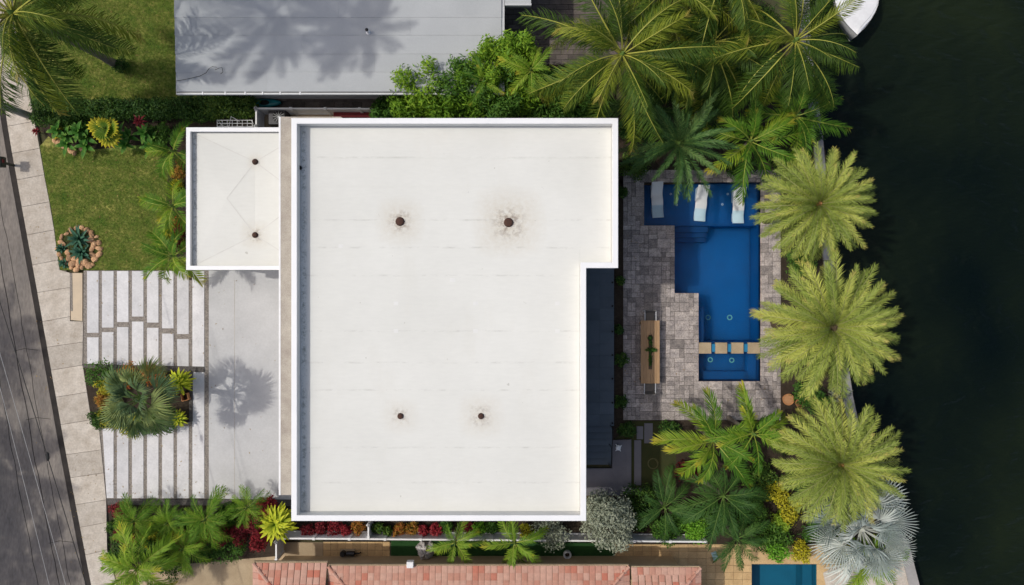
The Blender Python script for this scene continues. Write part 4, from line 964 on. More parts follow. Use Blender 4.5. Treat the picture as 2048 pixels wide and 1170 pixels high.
# leaf materials
l_coco = L('coconut_leaflet', [(.016,.042,.007),(.065,.12,.014),(.29,.32,.03)], tip=(.30,.25,.05), tipstart=1.02, trans=.28, frond=.68)
l_cocorib = M('coconut_rachis', (.38,.37,.06), (.26,.27,.045), 3, .6)
l_date = L('date_leaflet', [(.15,.215,.04),(.34,.41,.085),(.60,.60,.14)], tip=(.50,.44,.12), tipstart=1.0, trans=.25, rough=.5, frond=.68)
l_daterib = M('date_rachis', (.34,.33,.14), (.26,.27,.11), 3, .6)
l_dated = L('cycad_leaflet', [(0.039,0.095,0.028),(0.078,0.168,0.047),(0.157,0.258,0.067)], trans=.2, rough=.4, frond=.68)
l_ribg = M('green_rachis', (.12,.20,.04), (.09,.15,.03), 3, .6)
l_areca = L('areca_leaflet', [(.035,.11,.010),(.10,.22,.018),(.30,.38,.03)], tip=(.46,.40,.04), tipstart=.82, trans=.35, frond=.68)
l_arecar = M('areca_rachis', (.30,.34,.05), (.22,.27,.04), 3, .6)
l_feather = L('feather_leaflet', [(0.056,0.146,0.013),(0.134,0.269,0.022),(0.291,0.403,0.034)], trans=.3, frond=.6)
l_lime = L('lime_leaflet', [(0.116,0.233,0.020),(0.189,0.320,0.029),(0.291,0.408,0.037)], tip=(0.553,0.495,0.058), tipstart=.8, trans=.35, frond=.68)
l_darkpalm = L('deep_green_leaflet', [(0.024,0.069,0.015),(0.044,0.110,0.020),(0.081,0.160,0.029)], trans=.25, frond=.68)
l_silver = L('silver_fan_leaf', [(.20,.26,.25),(.40,.46,.44),(.72,.74,.70)], trans=.15, rough=.5, frond=.68)
l_silverib = M('silver_petiole', (.45,.47,.42), (.36,.38,.34), 3, .6)
l_bluefan = L('blue_green_fan', [(.05,.095,.05),(.12,.19,.08),(.32,.36,.11)], tip=(0.260,0.286,0.091), tipstart=.85, trans=.2, frond=.68)
l_yfan = L('golden_fan_leaf', [(.55,.47,.03),(.66,.56,.04)], base=(.11,.20,.02), trans=.25)
l_bamboo = L('bamboo_leaf', [(0.081,0.189,0.018),(0.160,0.306,0.024),(0.306,0.451,0.035)], trans=.35)
l_hedge = L('hedge_leaf', [(0.013,0.047,0.009),(0.047,0.112,0.019),(0.146,0.224,0.034)], trans=.2)
l_shrub = L('shrub_leaf', [(0.032,0.095,0.016),(0.065,0.160,0.024),(0.131,0.248,0.035)], trans=.3)
l_bright = L('bright_shrub_leaf', [(0.102,0.277,0.021),(0.160,0.379,0.029),(0.248,0.480,0.044)], trans=.35)
l_red = L('red_cordyline_leaf', [(.07,.010,.012),(.16,.014,.022),(.30,.04,.045)], trans=.25)
l_crimson = L('crimson_croton_leaf', [(.12,.012,.016),(.27,.02,.03),(.40,.05,.06)], trans=.25)
l_orange = L('orange_croton_leaf', [(.10,.13,.015),(.32,.20,.03),(.40,.15,.03),(.22,.03,.02)], trans=.25)
l_yellow = L('yellow_croton_leaf', [(.16,.20,.015),(.42,.38,.025),(.58,.50,.03)], trans=.25)
l_grey = L('silver_buttonwood_leaf', [(.14,.165,.12),(.25,.28,.205),(.38,.40,.30)], trans=.15)
l_dracaena = L('variegated_blade', [(0.130,0.247,0.019),(0.208,0.338,0.026)], tip=(0.660,0.660,0.039), tipstart=.35, trans=.25)
l_banana = L('broad_green_leaf', [(0.044,0.146,0.021),(0.073,0.204,0.029)], tip=(0.175,0.291,0.044), tipstart=.7, trans=.3)
l_agave = L('agave_leaf', [(0.039,0.117,0.072),(0.065,0.156,0.098)], trans=.05)

variants = {}
def V_(key, fn, n=3):
    if key not in variants: variants[key] = [fn(i) for i in range(n)]
    return variants[key]
def palm(name, label, px, py, h, rpx, kind, N, e_top=75, e_bot=-15, base_px=None, tr=.13, trunk=m_trunkc, group=None, heart=None, cat='palm', seed=0, sc_in=.62, yawj=.38, squash=1.0, ej=9):
    """palm thing > trunk, crown (> frond each)"""
    random.seed(hash((round(px), round(py))) % 99991 + seed)
    top = P(px, py, h); b = P(*base_px, 0) if base_px else P(px+rnd(-6,6), py+rnd(-6,6), 0)
    if not base_px: b = Vector((top.x+rnd(-.15,.15), top.y+rnd(-.15,.15), 0))
    R = pw(rpx, h); root = empty(name, (b.x, b.y, 0.0), label, cat, group)
    d = Vector((top.x-b.x, top.y-b.y, h)); pts = []; rad = []
    K = max(8, int(h/.14)); K = min(K, 60)
    for i in range(K+1):
        u = i/K; hx = u**1.5 if base_px else u
        pts.append((d.x*hx, d.y*hx, -.1+(h+.1-.12)*u)); rad.append(tr*(1.45-.45*min(1,u*5))*(1-.18*u)*(1.05 if i % 2 else .96))
    m = MB(); m.tube(pts, rad, 12, 0); m.build('trunk', trunk, root, True)
    m = MB(); rh = tr*1.05; m.lathe([(rh*.85,-.25),(rh*1.15,-.08),(rh*.95,.08),(rh*.5,.22),(.02,.42)], 12); crown = m.build('crown', heart or l_ribg, root, True)
    crown.location = (d.x, d.y, h-.1)
    vs = kind['meshes']; L0 = kind['L']; az = rnd(0,6.28)
    for i in range(N):
        u = (i+.5)/N; az += 2.39996+rnd(-yawj,yawj); e = math.radians(e_top+(e_bot-e_top)*u**.85+rnd(-ej,ej)); s = R/(L0*kind.get('reach',.86))*(sc_in+(1-sc_in)*min(1,u*1.7))*rnd(.9,1.06)
        me = vs[i % len(vs)]; o = link('frond' if kind.get('type') != 'fan' else 'fan_leaf', me, (), crown)
        o.matrix_local = Matrix.Rotation(az,4,'Z') @ Matrix.Translation((tr*.35,0,.10*(1-u))) @ Matrix.Rotation(-e,4,'Y') @ Matrix.Rotation(rnd(-.35,.35)*kind.get('roll',1),4,'X') @ Matrix.Diagonal((s,s*squash,s,1))
    return root
k_coco = dict(L=3.6, reach=.84, meshes=[frond_mesh('coconut_frond', [l_coco,l_cocorib], 3.6, 84, .90, .030, a, -.45, .35, .7, (1.15,.5), .16, 'full', .04, 1.5, .16, sd) for a, sd in ((.7,.1),(.9,-.16),(1.1,.2),(1.3,-.06),(1.0,.0),(1.5,.14))])
k_date = dict(L=2.9, reach=.92, roll=.4, meshes=[frond_mesh('date_frond', [l_date,l_daterib], 2.9, 98, .42, .021, a, .15, .65, .12, (.95,.42), .08, 'full', .034, 1.3, .22, sd) for a, sd in ((.5,.01),(.65,-.02),(.8,.02),(.95,0),(.7,-.01))])
k_cyc = dict(L=2.4, reach=.93, meshes=[frond_mesh('dark_date_frond', [l_dated,l_ribg], 2.4, 62, .30, .026, a, .15, .4, .1, (.95,.45), .08, 'full', .025, 1.3, .15) for a in (.4,.6,.8)])
k_areca = dict(L=2.2, reach=.84, meshes=[frond_mesh('areca_frond', [l_areca,l_arecar], 2.2, 36, .58, .042, a, .12, .22, .4, (1.0,.38), .15, 'full', .028, 1.4, .14, sd) for a, sd in ((.7,.12),(.95,-.18),(1.2,.08),(1.5,-.05),(.85,.2))])
k_dark = dict(L=2.2, reach=.84, meshes=[frond_mesh('dark_palm_frond', [l_darkpalm,l_ribg], 2.2, 36, .54, .034, a, .05, .22, .45, (1.05,.4), .15, 'full', .026, 1.4, .18, sd) for a, sd in ((.7,.12),(.95,-.18),(1.2,.08),(1.5,-.05),(.85,.2))])
k_bottle = dict(L=1.5, reach=.80, meshes=[frond_mesh('bottle_frond', [l_areca,l_arecar], 1.5, 30, .42, .038, a, .35, .2, .35, (1.05,.45), .12, 'full', .03, 1.4, .14, sd) for a, sd in ((1.0,.14),(1.3,-.2),(1.6,.1),(1.9,-.08))])
k_feather = dict(L=1.4, reach=.84, meshes=[frond_mesh('feather_frond', [l_feather,l_arecar], 1.4, 34, .40, .021, a, .15, .35, .4, (1.0,.4), .12, 'full', .018, 1.3, .2, sd) for a, sd in ((.6,.12),(.9,-.18),(1.2,.1),(1.5,-.06),(.8,.22))])
k_lime = dict(L=1.6, reach=.80, meshes=[frond_mesh('lime_frond', [l_lime,l_arecar], 1.6, 30, .44, .036, a, .25, .22, .4, (1.05,.4), .12, 'full', .026, 1.4, .16, sd) for a, sd in ((.8,.14),(1.1,-.2),(1.4,.1),(1.7,-.06))])
k_bis = dict(L=1.75, reach=.88, type='fan', roll=2.4, meshes=[fan_mesh('silver_fan', [l_silver,l_silverib], .72, 32, sp_, .85, .16, dr_, .55, .10, .72) for dr_, sp_ in ((.1,3.6),(.3,4.2),(.5,4.6),(.2,2.8))])
k_bfan = dict(L=1.25, reach=.9, type='fan', meshes=[fan_mesh('blue_fan', [l_bluefan,l_ribg], .62, 28, sp_, .66, .13, dr_, .36, .07, .9) for dr_, sp_ in ((.2,3.0),(.4,3.8),(.6,4.2),(.3,2.4))])
k_yfan = dict(L=.9, reach=.95, type='fan', meshes=[fan_mesh('golden_fan', [l_yfan,l_ribg], .62, 18, 5.9, .30, .18, .10, .22, .05, 1.0)])

# east row of date palms and other palms on the canal side
palm('date_palm', 'pale green date palm beside the sun shelf with reddish heart', 1637, 408, 6.0, 113, k_date, 120, 84, -28, tr=.22, trunk=m_trunkd, heart=m_terra, group='date palms along the canal', yawj=.07, ej=4)
palm('date_palm', 'largest pale date palm with a dark open heart beside the pool', 1665, 655, 6.2, 133, k_date, 140, 78, -30, tr=.34, trunk=m_trunkd, heart=m_trunkd, group='date palms along the canal', yawj=.07, ej=4)
palm('date_palm', 'pale date palm standing over the silver fan palm', 1680, 928, 6.0, 123, k_date, 120, 84, -26, tr=.22, trunk=m_trunkd, heart=m_terra, group='date palms along the canal', yawj=.07, ej=4)
palm('dark_date_palm', 'deep green feathery palm in shade at the corner of the pool', 1357, 287, 4.2, 112, k_cyc, 40, 70, -6, tr=.16, trunk=m_trunkd)
palm('coconut_palm', 'coconut palm with yellow ribs overhanging the house roof corner', 1245, 108, 7.6, 180, k_coco, 32, 70, -38, tr=.15, group='coconut palms by the canal')
palm('coconut_palm', 'coconut palm with a frond reaching over the boat bow', 1592, 80, 7.2, 148, k_coco, 27, 70, -34, tr=.15, group='coconut palms by the canal')
palm('coconut_palm', 'coconut palm hanging fronds between the two others by the canal', 1452, -62, 7.4, 165, k_coco, 22, 70, -38, tr=.15, group='coconut palms by the canal')
palm('coconut_palm', 'coconut palm above the dark back patio of the grey roofed house', 1330, -25, 6.6, 165, k_coco, 22, 68, -40, tr=.15, group='coconut palms by the canal')
palm('coconut_palm', 'lower coconut palm crowded between the two large coconut crowns', 1425, 85, 5.6, 150, k_coco, 26, 70, -34, tr=.14, group='coconut palms by the canal')
palm('areca_palm', 'bright green areca palm arching over the pool shelf', 1502, 282, 3.6, 98, k_areca, 14, 70, -10, tr=.09, group='areca palms beside the pool')
palm('areca_palm', 'areca palm leaning towards the canal under the coconut fronds', 1592, 232, 3.4, 92, k_areca, 14, 68, -10, tr=.09, group='areca palms beside the pool')
palm('dark_palm', 'dark low palm filling the gap under the coconut palms', 1420, 200, 3.0, 95, k_dark, 16, 65, -10, tr=.1, group='dark understorey palms')
palm('dark_palm', 'dark low palm beside the seawall under the coconut crown', 1560, 170, 2.8, 95, k_dark, 16, 65, -10, tr=.1, group='dark understorey palms')
palm('dark_palm', 'dark low palm between the house corner and the pool', 1290, 215, 2.8, 80, k_dark, 16, 65, -10, tr=.1, group='dark understorey palms')
palm('areca_palm', 'broad green areca palm at the terrace edge beside the side lawn', 1428, 882, 3.2, 100, k_areca, 13, 62, -8, tr=.1, group='areca palms at the terrace end')
palm('areca_palm', 'yellow tipped areca palm touching the lower date palm', 1508, 868, 3.8, 84, k_areca, 12, 70, -10, tr=.1, group='areca palms at the terrace end')
palm('dark_palm', 'dark feathery palm in the middle of the side garden', 1448, 992, 2.8, 92, k_dark, 18, 65, -10, tr=.1, group='side garden palms')
palm('dark_palm', 'dark palm beside the side lawn and landing', 1330, 1015, 1.8, 70, k_dark, 14, 60, -8, tr=.08, group='side garden palms')
palm('dark_palm', 'spiky green palm leaning over the golden patio', 1474, 1078, 2.2, 62, k_dark, 16, 70, -12, tr=.08, group='side garden palms')
palm('bismarck_palm', 'large silver fan palm spreading over the canal edge', 1724, 1058, 4.2, 114, k_bis, 30, 74, -22, tr=.2, trunk=m_trunkd, heart=l_silverib)
palm('areca_palm', 'bright areca palm on the dock below the silver fan palm', 1735, 1128, 2.0, 66, k_lime, 14, 70, -6, tr=.07)
palm('young_palm', 'bright young palm beside the boulder at the fence', 910, 1086, 2.4, 52, k_lime, 9, 62, -12, tr=.07, group='young palms along the fence')
palm('young_palm', 'lime young palm between the fence and the tiled roof', 1030, 1086, 2.6, 60, k_lime, 11, 66, -12, tr=.07, group='young palms along the fence')
# front garden
palm('coconut_palm', 'leaning palm on the north lawn with its crown over the sidewalk', 24, 26, 8.0, 190, k_coco, 36, 68, -44, base_px=(236,131), tr=.17)
palm('bottle_palm', 'arching bright palm at the garage corner nearest the hedge', 345, 302, 2.6, 58, k_bottle, 8, 66, -4, tr=.1, group='palms along the garage wall', squash=1.15)
palm('bottle_palm', 'arching bright palm midway along the garage wall', 345, 412, 2.6, 60, k_bottle, 9, 66, -4, tr=.1, group='palms along the garage wall', squash=1.15)
palm('bottle_palm', 'arching bright palm at the corner of the driveway slabs', 345, 512, 2.6, 66, k_bottle, 10, 66, -6, tr=.1, group='palms along the garage wall', squash=1.15)
palm('blue_fan_palm', 'blue-green fan palm filling the driveway planter', 282, 798, 4.0, 76, k_bfan, 20, 80, -4, tr=.16, trunk=m_trunkd)
palm('feather_palm', 'feathery green palm at the street end of the lower bed', 268, 1042, 1.9, 50, k_feather, 26, 64, -8, tr=.08, group='feathery palms in the lower bed')
palm('feather_palm', 'feathery green palm second from the street in the lower bed', 335, 1046, 1.8, 38, k_feather, 26, 64, -8, tr=.08, group='feathery palms in the lower bed')
palm('feather_palm', 'feathery green palm in the middle of the lower bed', 410, 1040, 1.9, 54, k_feather, 28, 64, -8, tr=.08, group='feathery palms in the lower bed')
palm('feather_palm', 'feathery green palm leaning to the poured driveway', 494, 1016, 1.8, 38, k_feather, 20, 66, -8, tr=.07, group='feathery palms in the lower bed')
palm('feather_palm', 'large bright palm at the foot of the lower bed by the sidewalk', 274, 1138, 3.0, 74, k_lime, 24, 70, -12, tr=.1)
palm('feather_palm', 'loose green palm behind the hedge of the lower bed', 365, 1098, 2.0, 48, k_feather, 26, 66, -8, tr=.08)
# palms and trees beyond the frame whose shade falls on the roof, road and drive
palm('coconut_palm', 'tall coconut palm north of the lawn shading the grey roof', -323, -385, 16, 235, k_coco, 26, 70, -30, base_px=(275,-80), tr=.18, group='tall palms north of the lawn')
palm('coconut_palm', 'tall coconut palm beside the neighbouring house front', -22, -337, 16, 150, k_coco, 20, 70, -30, base_px=(300,-90), tr=.18, group='tall palms north of the lawn')

palm('coconut_palm', 'tall leaning coconut palm crowding its neighbour north of the lawn', -200, -420, 17, 190, k_coco, 26, 70, -30, base_px=(240,-120), tr=.18, group='tall palms north of the lawn')

def shrub(name, label, px, py, h, rpx, mat, n, size, cat='shrub', group=None, asp=.45, up=.35, blobs=5, tall=1.0, trunkr=.02):
    random.seed(int(px*7+py*13)); p = P(px, py, h*.7); R = pw(rpx, h*.7); root = empty(name, (p.x, p.y, 0), label, cat, group)
    bl = [(0,0,h*.55,R*.7,R*.7,h*.45)]
    for k in range(blobs):
        a = 2*math.pi*(k+rnd(-.3,.3))/blobs; rr = R*rnd(.4,.68); q = rnd(.32,.5); bl.append((rr*math.cos(a), rr*math.sin(a), h*rnd(.4,.8), R*q, R*q, h*.32*tall))
    o = link('foliage', leafcloud_mesh('foliage', mat, bl, n, size, asp, up), (), root)
    m = MB()
    for b_ in bl[1:]: m.tube([(b_[0]*.1,b_[1]*.1,-.05),(b_[0]*.6,b_[1]*.6,b_[2]*.6),(b_[0],b_[1],b_[2])], [trunkr*1.6,trunkr,trunkr*.5], 5)
    m.build('stems', m_bark, root); return root
def hedge(name, label, x0, x1, y0, y1, h, mat, n, size, group=None):
    c = P((x0+x1)/2, (y0+y1)/2, h*.6); wx, wy = pw(x1-x0,h*.6)/2, pw(y1-y0,h*.6)/2; root = empty(name, (c.x,c.y,0), label, 'hedge', group)
    bl = []; k = max(3, int(wx/ .38))
    for i in range(k):
        for j in (-.45,.45): bl.append((-wx+(i+.5)*2*wx/k+rnd(-.15,.15), j*wy+rnd(-.1,.1), h*rnd(.5,.62), wx/k*1.5, wy*.7, h*rnd(.38,.5)))
    link('foliage', leafcloud_mesh('foliage', mat, bl, n, size), (), root)
    m = MB()
    for b_ in bl: m.tube([(b_[0],b_[1],-.05),(b_[0]+rnd(-.1,.1),b_[1],b_[2])], [.02,.012], 5)
    m.build('stems', m_bark, root); return root
def rosette(name, label, px, py, h, rpx, mat, heads, leaves, Ln, wd, cat='plant', group=None, arch=1.0, e=(80,10), stem=m_stem):
    """cane plant: several heads of strap leaves on stems"""
    random.seed(int(px*3+py*11)); p = P(px, py, h*.7); R = pw(rpx, h*.7); root = empty(name, (p.x,p.y,0), label, cat, group); fm = MB(); sm = MB()
    for k in range(heads):
        a = 2.4*k+rnd(-.3,.3); rr = (R-Ln*.55)*math.sqrt((k+.2)/heads) if heads > 1 else 0; rr = max(rr, 0)
        hz = h*rnd(.6,1.0); bx_, by_ = rr*math.cos(a), rr*math.sin(a); sm.tube([(bx_*.5,by_*.5,-.05),(bx_,by_,hz)], [.03,.018], 6)
        for q in range(leaves):
            u = (q+.5)/leaves; blade(fm, (bx_,by_,hz-.12*u), q*2.4+rnd(-.2,.2), math.radians(e[0]+(e[1]-e[0])*u), Ln*rnd(.75,1.1)*(.6+.4*min(1,u*2)), wd*rnd(.8,1.15), arch*rnd(.7,1.3), 0, 4)
    fm.build('foliage', mat, root); sm.build('stems', stem, root); return root

shrub('shrub', 'round dark bush at the foot of the leaning palm', 240, 131, .6, 17, l_hedge, 700, .1)
# hedge and border north-west
for i, (x0, x1, y0, y1, h, lb) in enumerate([(66,150,202,248,1.3,'dark clipped hedge end beside the wooden utility pole'),(145,240,200,238,1.3,'dark clipped hedge section behind the golden fan palm'),
        (235,330,198,240,1.2,'dark clipped hedge section behind the red cordyline'),(325,420,196,238,1.1,'dark clipped hedge section behind the garage palms'),(415,508,194,236,1.1,'dark clipped hedge section beside the white fence corner')]):
    hedge('hedge', lb, x0, x1, y0, y1, h, l_hedge, 5200, .12, 'hedge between the two front lawns')
palm('licuala_palm', 'golden round-leaved fan palm in the front border', 212, 258, 1.6, 34, k_yfan, 6, 62, 8, tr=.05, cat='palm')
rosette('red_cordyline', 'single dark red cordyline in front of the clipped hedge', 287, 246, 1.5, 20, l_red, 1, 26, .42, .09, 'cordyline')
rosette('red_cordyline', 'small dark red cordyline at the sidewalk edge by the pole', 70, 262, .6, 12, l_red, 1, 16, .28, .07, 'cordyline')
for x, y, lb in ((128,272,'broad-leaved plant by the border rocks near the sidewalk'),(168,274,'broad-leaved plant between the border rocks and golden fan palm'),(252,272,'broad-leaved plant between the golden fan palm and red cordyline'),(300,278,'broad-leaved plant below the red cordyline')):
    rosette('broad_leaf_plant', lb, x, y, .9, 34, l_banana, 3, 8, .7, .22, 'plant', 'broad-leaved plants in the front border', 1.1, (75,15))
shrub('croton', 'yellow croton beside the border rocks', 118, 262, .8, 18, l_yellow, 500, .13, 'croton', asp=.35)
shrub('shrub', 'green low shrub filling the front border behind the rocks', 150, 255, .9, 34, l_shrub, 1300, .12)
shrub('shrub', 'green low shrub beside the garage corner palm', 318, 268, .8, 28, l_shrub, 1100, .12)
def rock(px, py, r, lb, group, cat='rock', h=.0):
    random.seed(int(px*17+py*5)); p = P(px, py); m = MB(); N = 9; vs = []; fs = []; prof = [(.75,-.05),(1,.15),(.92,.42),(.6,.66),(.2,.74)]; ph = rnd(0,6)
    for i, (rr, z) in enumerate(prof):
        for k in range(N):
            a = 2*math.pi*k/N; q = r*rr*(1+.22*math.sin(2*a+ph)+rnd(-.12,.12)); vs.append((q*math.cos(a), q*math.sin(a)*.8, r*z*(1+rnd(-.1,.1))))
    for i in range(len(prof)-1):
        for k in range(N): fs.append((i*N+k,i*N+(k+1)%N,(i+1)*N+(k+1)%N,(i+1)*N+k))
    fs.append(tuple(range((len(prof)-1)*N,len(prof)*N))); m.add(vs, fs); o = m.build('rock', m_rock, None); o.location = (p.x,p.y,.02+h); o.rotation_euler = (0,0,rnd(0,6)); tag(o, lb, cat, group)
for x, y, r in ((110,281,.16),(120,287,.2),(131,293,.22),(142,301,.2),(150,306,.16),(166,297,.2),(180,295,.16),(230,291,.15)):
    rock(x, y, r, 'tan limestone rock edging the front border against the lawn', 'rocks edging the front border')
# rock ring with agaves
random.seed(5)
ringpts = []
for k in range(22):
    a = 2*math.pi*k/22; ringpts.append((160+40*math.cos(a)*rnd(.92,1.05), 497+41*math.sin(a)*rnd(.92,1.05), rnd(.12,.2)))
ringpts += [(185,468,.2),(183,480,.2),(190,490,.22),(148,527,.24),(160,527,.24),(172,525,.22),(140,516,.2),(137,505,.18),(188,510,.2),(180,530,.2),(152,518,.2),(128,488,.16),(186,498,.18)]
structure(pprism('rock_bed', m_soil, None, [(P(160,0).x+1.12*math.cos(2*math.pi*k/20), P(0,497).y+1.15*math.sin(2*math.pi*k/20)) for k in range(20)], -.05, .045))
for x, y, r in ringpts: rock(x, y, r, 'round tan rock of the circular bed on the front lawn', 'rocks of the circular bed', h=.02)
for x, y, h, r, lb in ((158,478,.55,30,'large dark agave in the middle of the rock circle'),(163,505,.35,24,'spreading agave low in the rock circle'),(123,497,.3,12,'small agave at the sidewalk side of the rock circle'),(128,526,.3,13,'small agave at the driveway side of the rock circle')):
    rosette('agave', lb, x, y, h*.4, r, l_agave, 1, 22, r/38*1.05, .15, 'agave', 'agaves in the rock circle', .7, (82,12))
# garage border crotons
for x, y, r, mt, lb in ((356,345,18,l_orange,'orange croton between the upper two garage palms'),(352,372,16,l_yellow,'yellow croton above the middle garage palm'),(352,446,18,l_orange,'orange croton below the middle garage palm'),(340,470,15,l_yellow,'yellow croton above the driveway corner palm'),(362,462,13,l_red,'dark red croton against the garage wall'),(366,320,13,l_red,'dark red croton by the garage corner palm'),(364,490,12,l_red,'dark red croton beside the driveway corner palm'),(362,388,14,l_lime,'lime shrub against the garage wall')):
    shrub('croton', lb, x, y, .8, r, mt, 420, .14, 'croton', 'crotons along the garage wall', .3)
# planter
for x, y, r, mt, lb in ((200,752,24,l_shrub,'green shrub at the street corner of the planter'),(255,752,20,l_orange,'orange croton at the slab side of the planter'),(305,752,20,l_orange,'orange croton under the pebble band of the planter'),(212,775,16,l_yellow,'yellow croton beside the street corner shrub'),(205,800,14,l_orange,'orange croton at the street side of the planter'),(222,838,20,l_yellow,'yellow croton at the lower street corner of the planter'),(262,850,20,l_yellow,'yellow croton on the curved edge of the planter'),(300,848,18,l_shrub,'green shrub on the curved edge of the planter'),(330,835,20,l_shrub,'green shrub between fan palm and lower variegated plant'),(195,840,16,l_hedge,'dark green shrub at the lower street corner of the planter'),(335,778,14,l_orange,'orange croton beside the upper variegated plant')):
    shrub('croton', lb, x, y, 1.2, r*1.45, mt, 760, .15, 'croton', 'crotons in the driveway planter', .32, .6)
rosette('dracaena', 'variegated yellow-green dracaena at the pebble band of the planter', 360, 764, 1.1, 29, l_dracaena, 1, 64, .76, .15, 'dracaena', 'dracaenas', 1.2, (80,-5))
rosette('dracaena', 'small variegated dracaena at the lower corner of the planter', 357, 838, .8, 22, l_dracaena, 1, 40, .55, .12, 'dracaena', 'dracaenas', 1.2, (80,-5))
rosette('dracaena', 'large variegated yellow-green dracaena by the house corner and red cordylines', 553, 1046, 1.8, 48, l_dracaena, 1, 120, 1.15, .21, 'dracaena', 'dracaenas', 1.5, (86,-10))
p = P(371,794,.2); cb = empty('garden_box', (p.x,p.y,.07), 'open square metal frame tucked beside the driveway planter edge', 'frame', None, .25)
for s in (-1,1): pbox('side_rail', m_terra, cb, s*.17-.015, s*.17+.015, -.185, .185, 0, .25); pbox('end_rail', m_terra, cb, -.154, .154, s*.17-.015, s*.17+.015, 0, .25)
# lower bed
for x, y, r, h, mt, lb in ((240,1022,18,.8,l_red,'dark red cordyline shrub at the street end of the gravel border'),(228,1055,16,.7,l_hedge,'dark shrub at the sidewalk beside the feathery palm'),(255,1072,22,.8,l_red,'red shrub under the street end feathery palm'),(300,1075,18,.8,l_yellow,'yellow croton between feathery palms of the lower bed'),(245,1090,28,.9,l_hedge,'dark green shrub near the sidewalk in the lower bed'),(300,1100,28,.9,l_shrub,'green shrub behind the big bright palm'),(415,1098,32,.9,l_shrub,'green hedge shrub at the foot of the lower bed'),(460,1095,32,.9,l_shrub,'green hedge shrub beside the red cordylines'),(345,1130,26,.8,l_shrub,'loose green shrub on the side yard edge'),(365,1075,20,.7,l_red,'red shrub in the middle of the lower bed'),(400,1072,20,.7,l_red,'red shrub beside the middle feathery palm'),(440,1070,20,.8,l_red,'red shrub above the hedge shrubs'),(478,1066,20,.9,l_red,'red shrub near the large dracaena'),(510,1048,22,1.0,l_red,'tall red cordyline shrub left of the dracaena'),(520,1080,20,.9,l_crimson,'crimson shrub below the large dracaena'),(532,1012,16,.9,l_crimson,'crimson shrub above the large dracaena'),(508,1020,14,.9,l_red,'red shrub by the leaning feathery palm'),(455,1020,18,.6,l_hedge,'dark shrub on the gravel border edge')):
    shrub('cordyline_shrub' if mt in (l_red,l_crimson) else 'shrub', lb, x, y, h*(1.8 if mt in (l_red,l_crimson) else 1.2), r*1.25, mt, int(520+r*18), .15, 'shrub', None, .3)
for x, y, r, lb in ((290,1058,26,'dense green shrub under the street end feathery palms'),(380,1060,26,'dense green shrub between the middle feathery palms'),(450,1048,24,'dense green shrub beside the tall red cordylines'),(235,1120,22,'dense dark shrub under the large bright palm')):
    shrub('shrub', lb, x, y, .9, r, l_shrub, 1300, .13, 'shrub', 'filler shrubs of the lower bed')
# fence border south
for x, y, r, mt, lb in ((615,1062,16,l_red,'dark red croton by the dracaena end of the long fence'),(640,1058,15,l_red,'dark red croton next to the crimson croton at the fence'),(668,1058,20,l_crimson,'bright crimson croton against the long fence'),(692,1062,14,l_crimson,'crimson croton beside the orange croton at the fence'),(716,1056,18,l_orange,'orange croton beside the white gate panel'),(755,1056,14,l_hedge,'dark shrub on the boulder side of the gate panel'),(800,1060,16,l_orange,'orange croton midway along the long fence'),(825,1058,16,l_orange,'rusty croton near the boulder at the fence'),(848,1062,14,l_crimson,'small crimson croton above the boulder'),(872,1058,16,l_crimson,'crimson croton above the bright young palm'),(895,1052,15,l_shrub,'green shrub above the bright young palm'),(935,1052,15,l_red,'dark red croton between the young palms'),(960,1058,18,l_bright,'bright green shrub between the young palms'),(985,1056,16,l_shrub,'green shrub beside the lime young palm'),(1052,1062,15,l_yellow,'yellow shrub beside the lime young palm'),(775,1062,11,l_hedge,'small dark shrub by the gate panel')):
    shrub('croton', lb, x, y, .8, r, mt, 520, .13, 'croton', 'crotons along the long fence', .35)
shrub('silver_buttonwood', 'large silver-leaved buttonwood tree at the house corner', 1216, 1046, 3.0, 58, l_grey, 5200, .15, 'tree', 'silver buttonwoods', .4, .35, 9, 1.0, .05)
shrub('silver_buttonwood', 'low silver buttonwood shrub in front of the long fence', 1100, 1066, 1.4, 40, l_grey, 1500, .13, 'shrub', 'silver buttonwoods', .4, .35, 7)
shrub('silver_buttonwood', 'dusky silver buttonwood branch beside the landing', 1200, 1008, 2.2, 34, l_grey, 1000, .14, 'shrub', 'silver buttonwoods', .4)
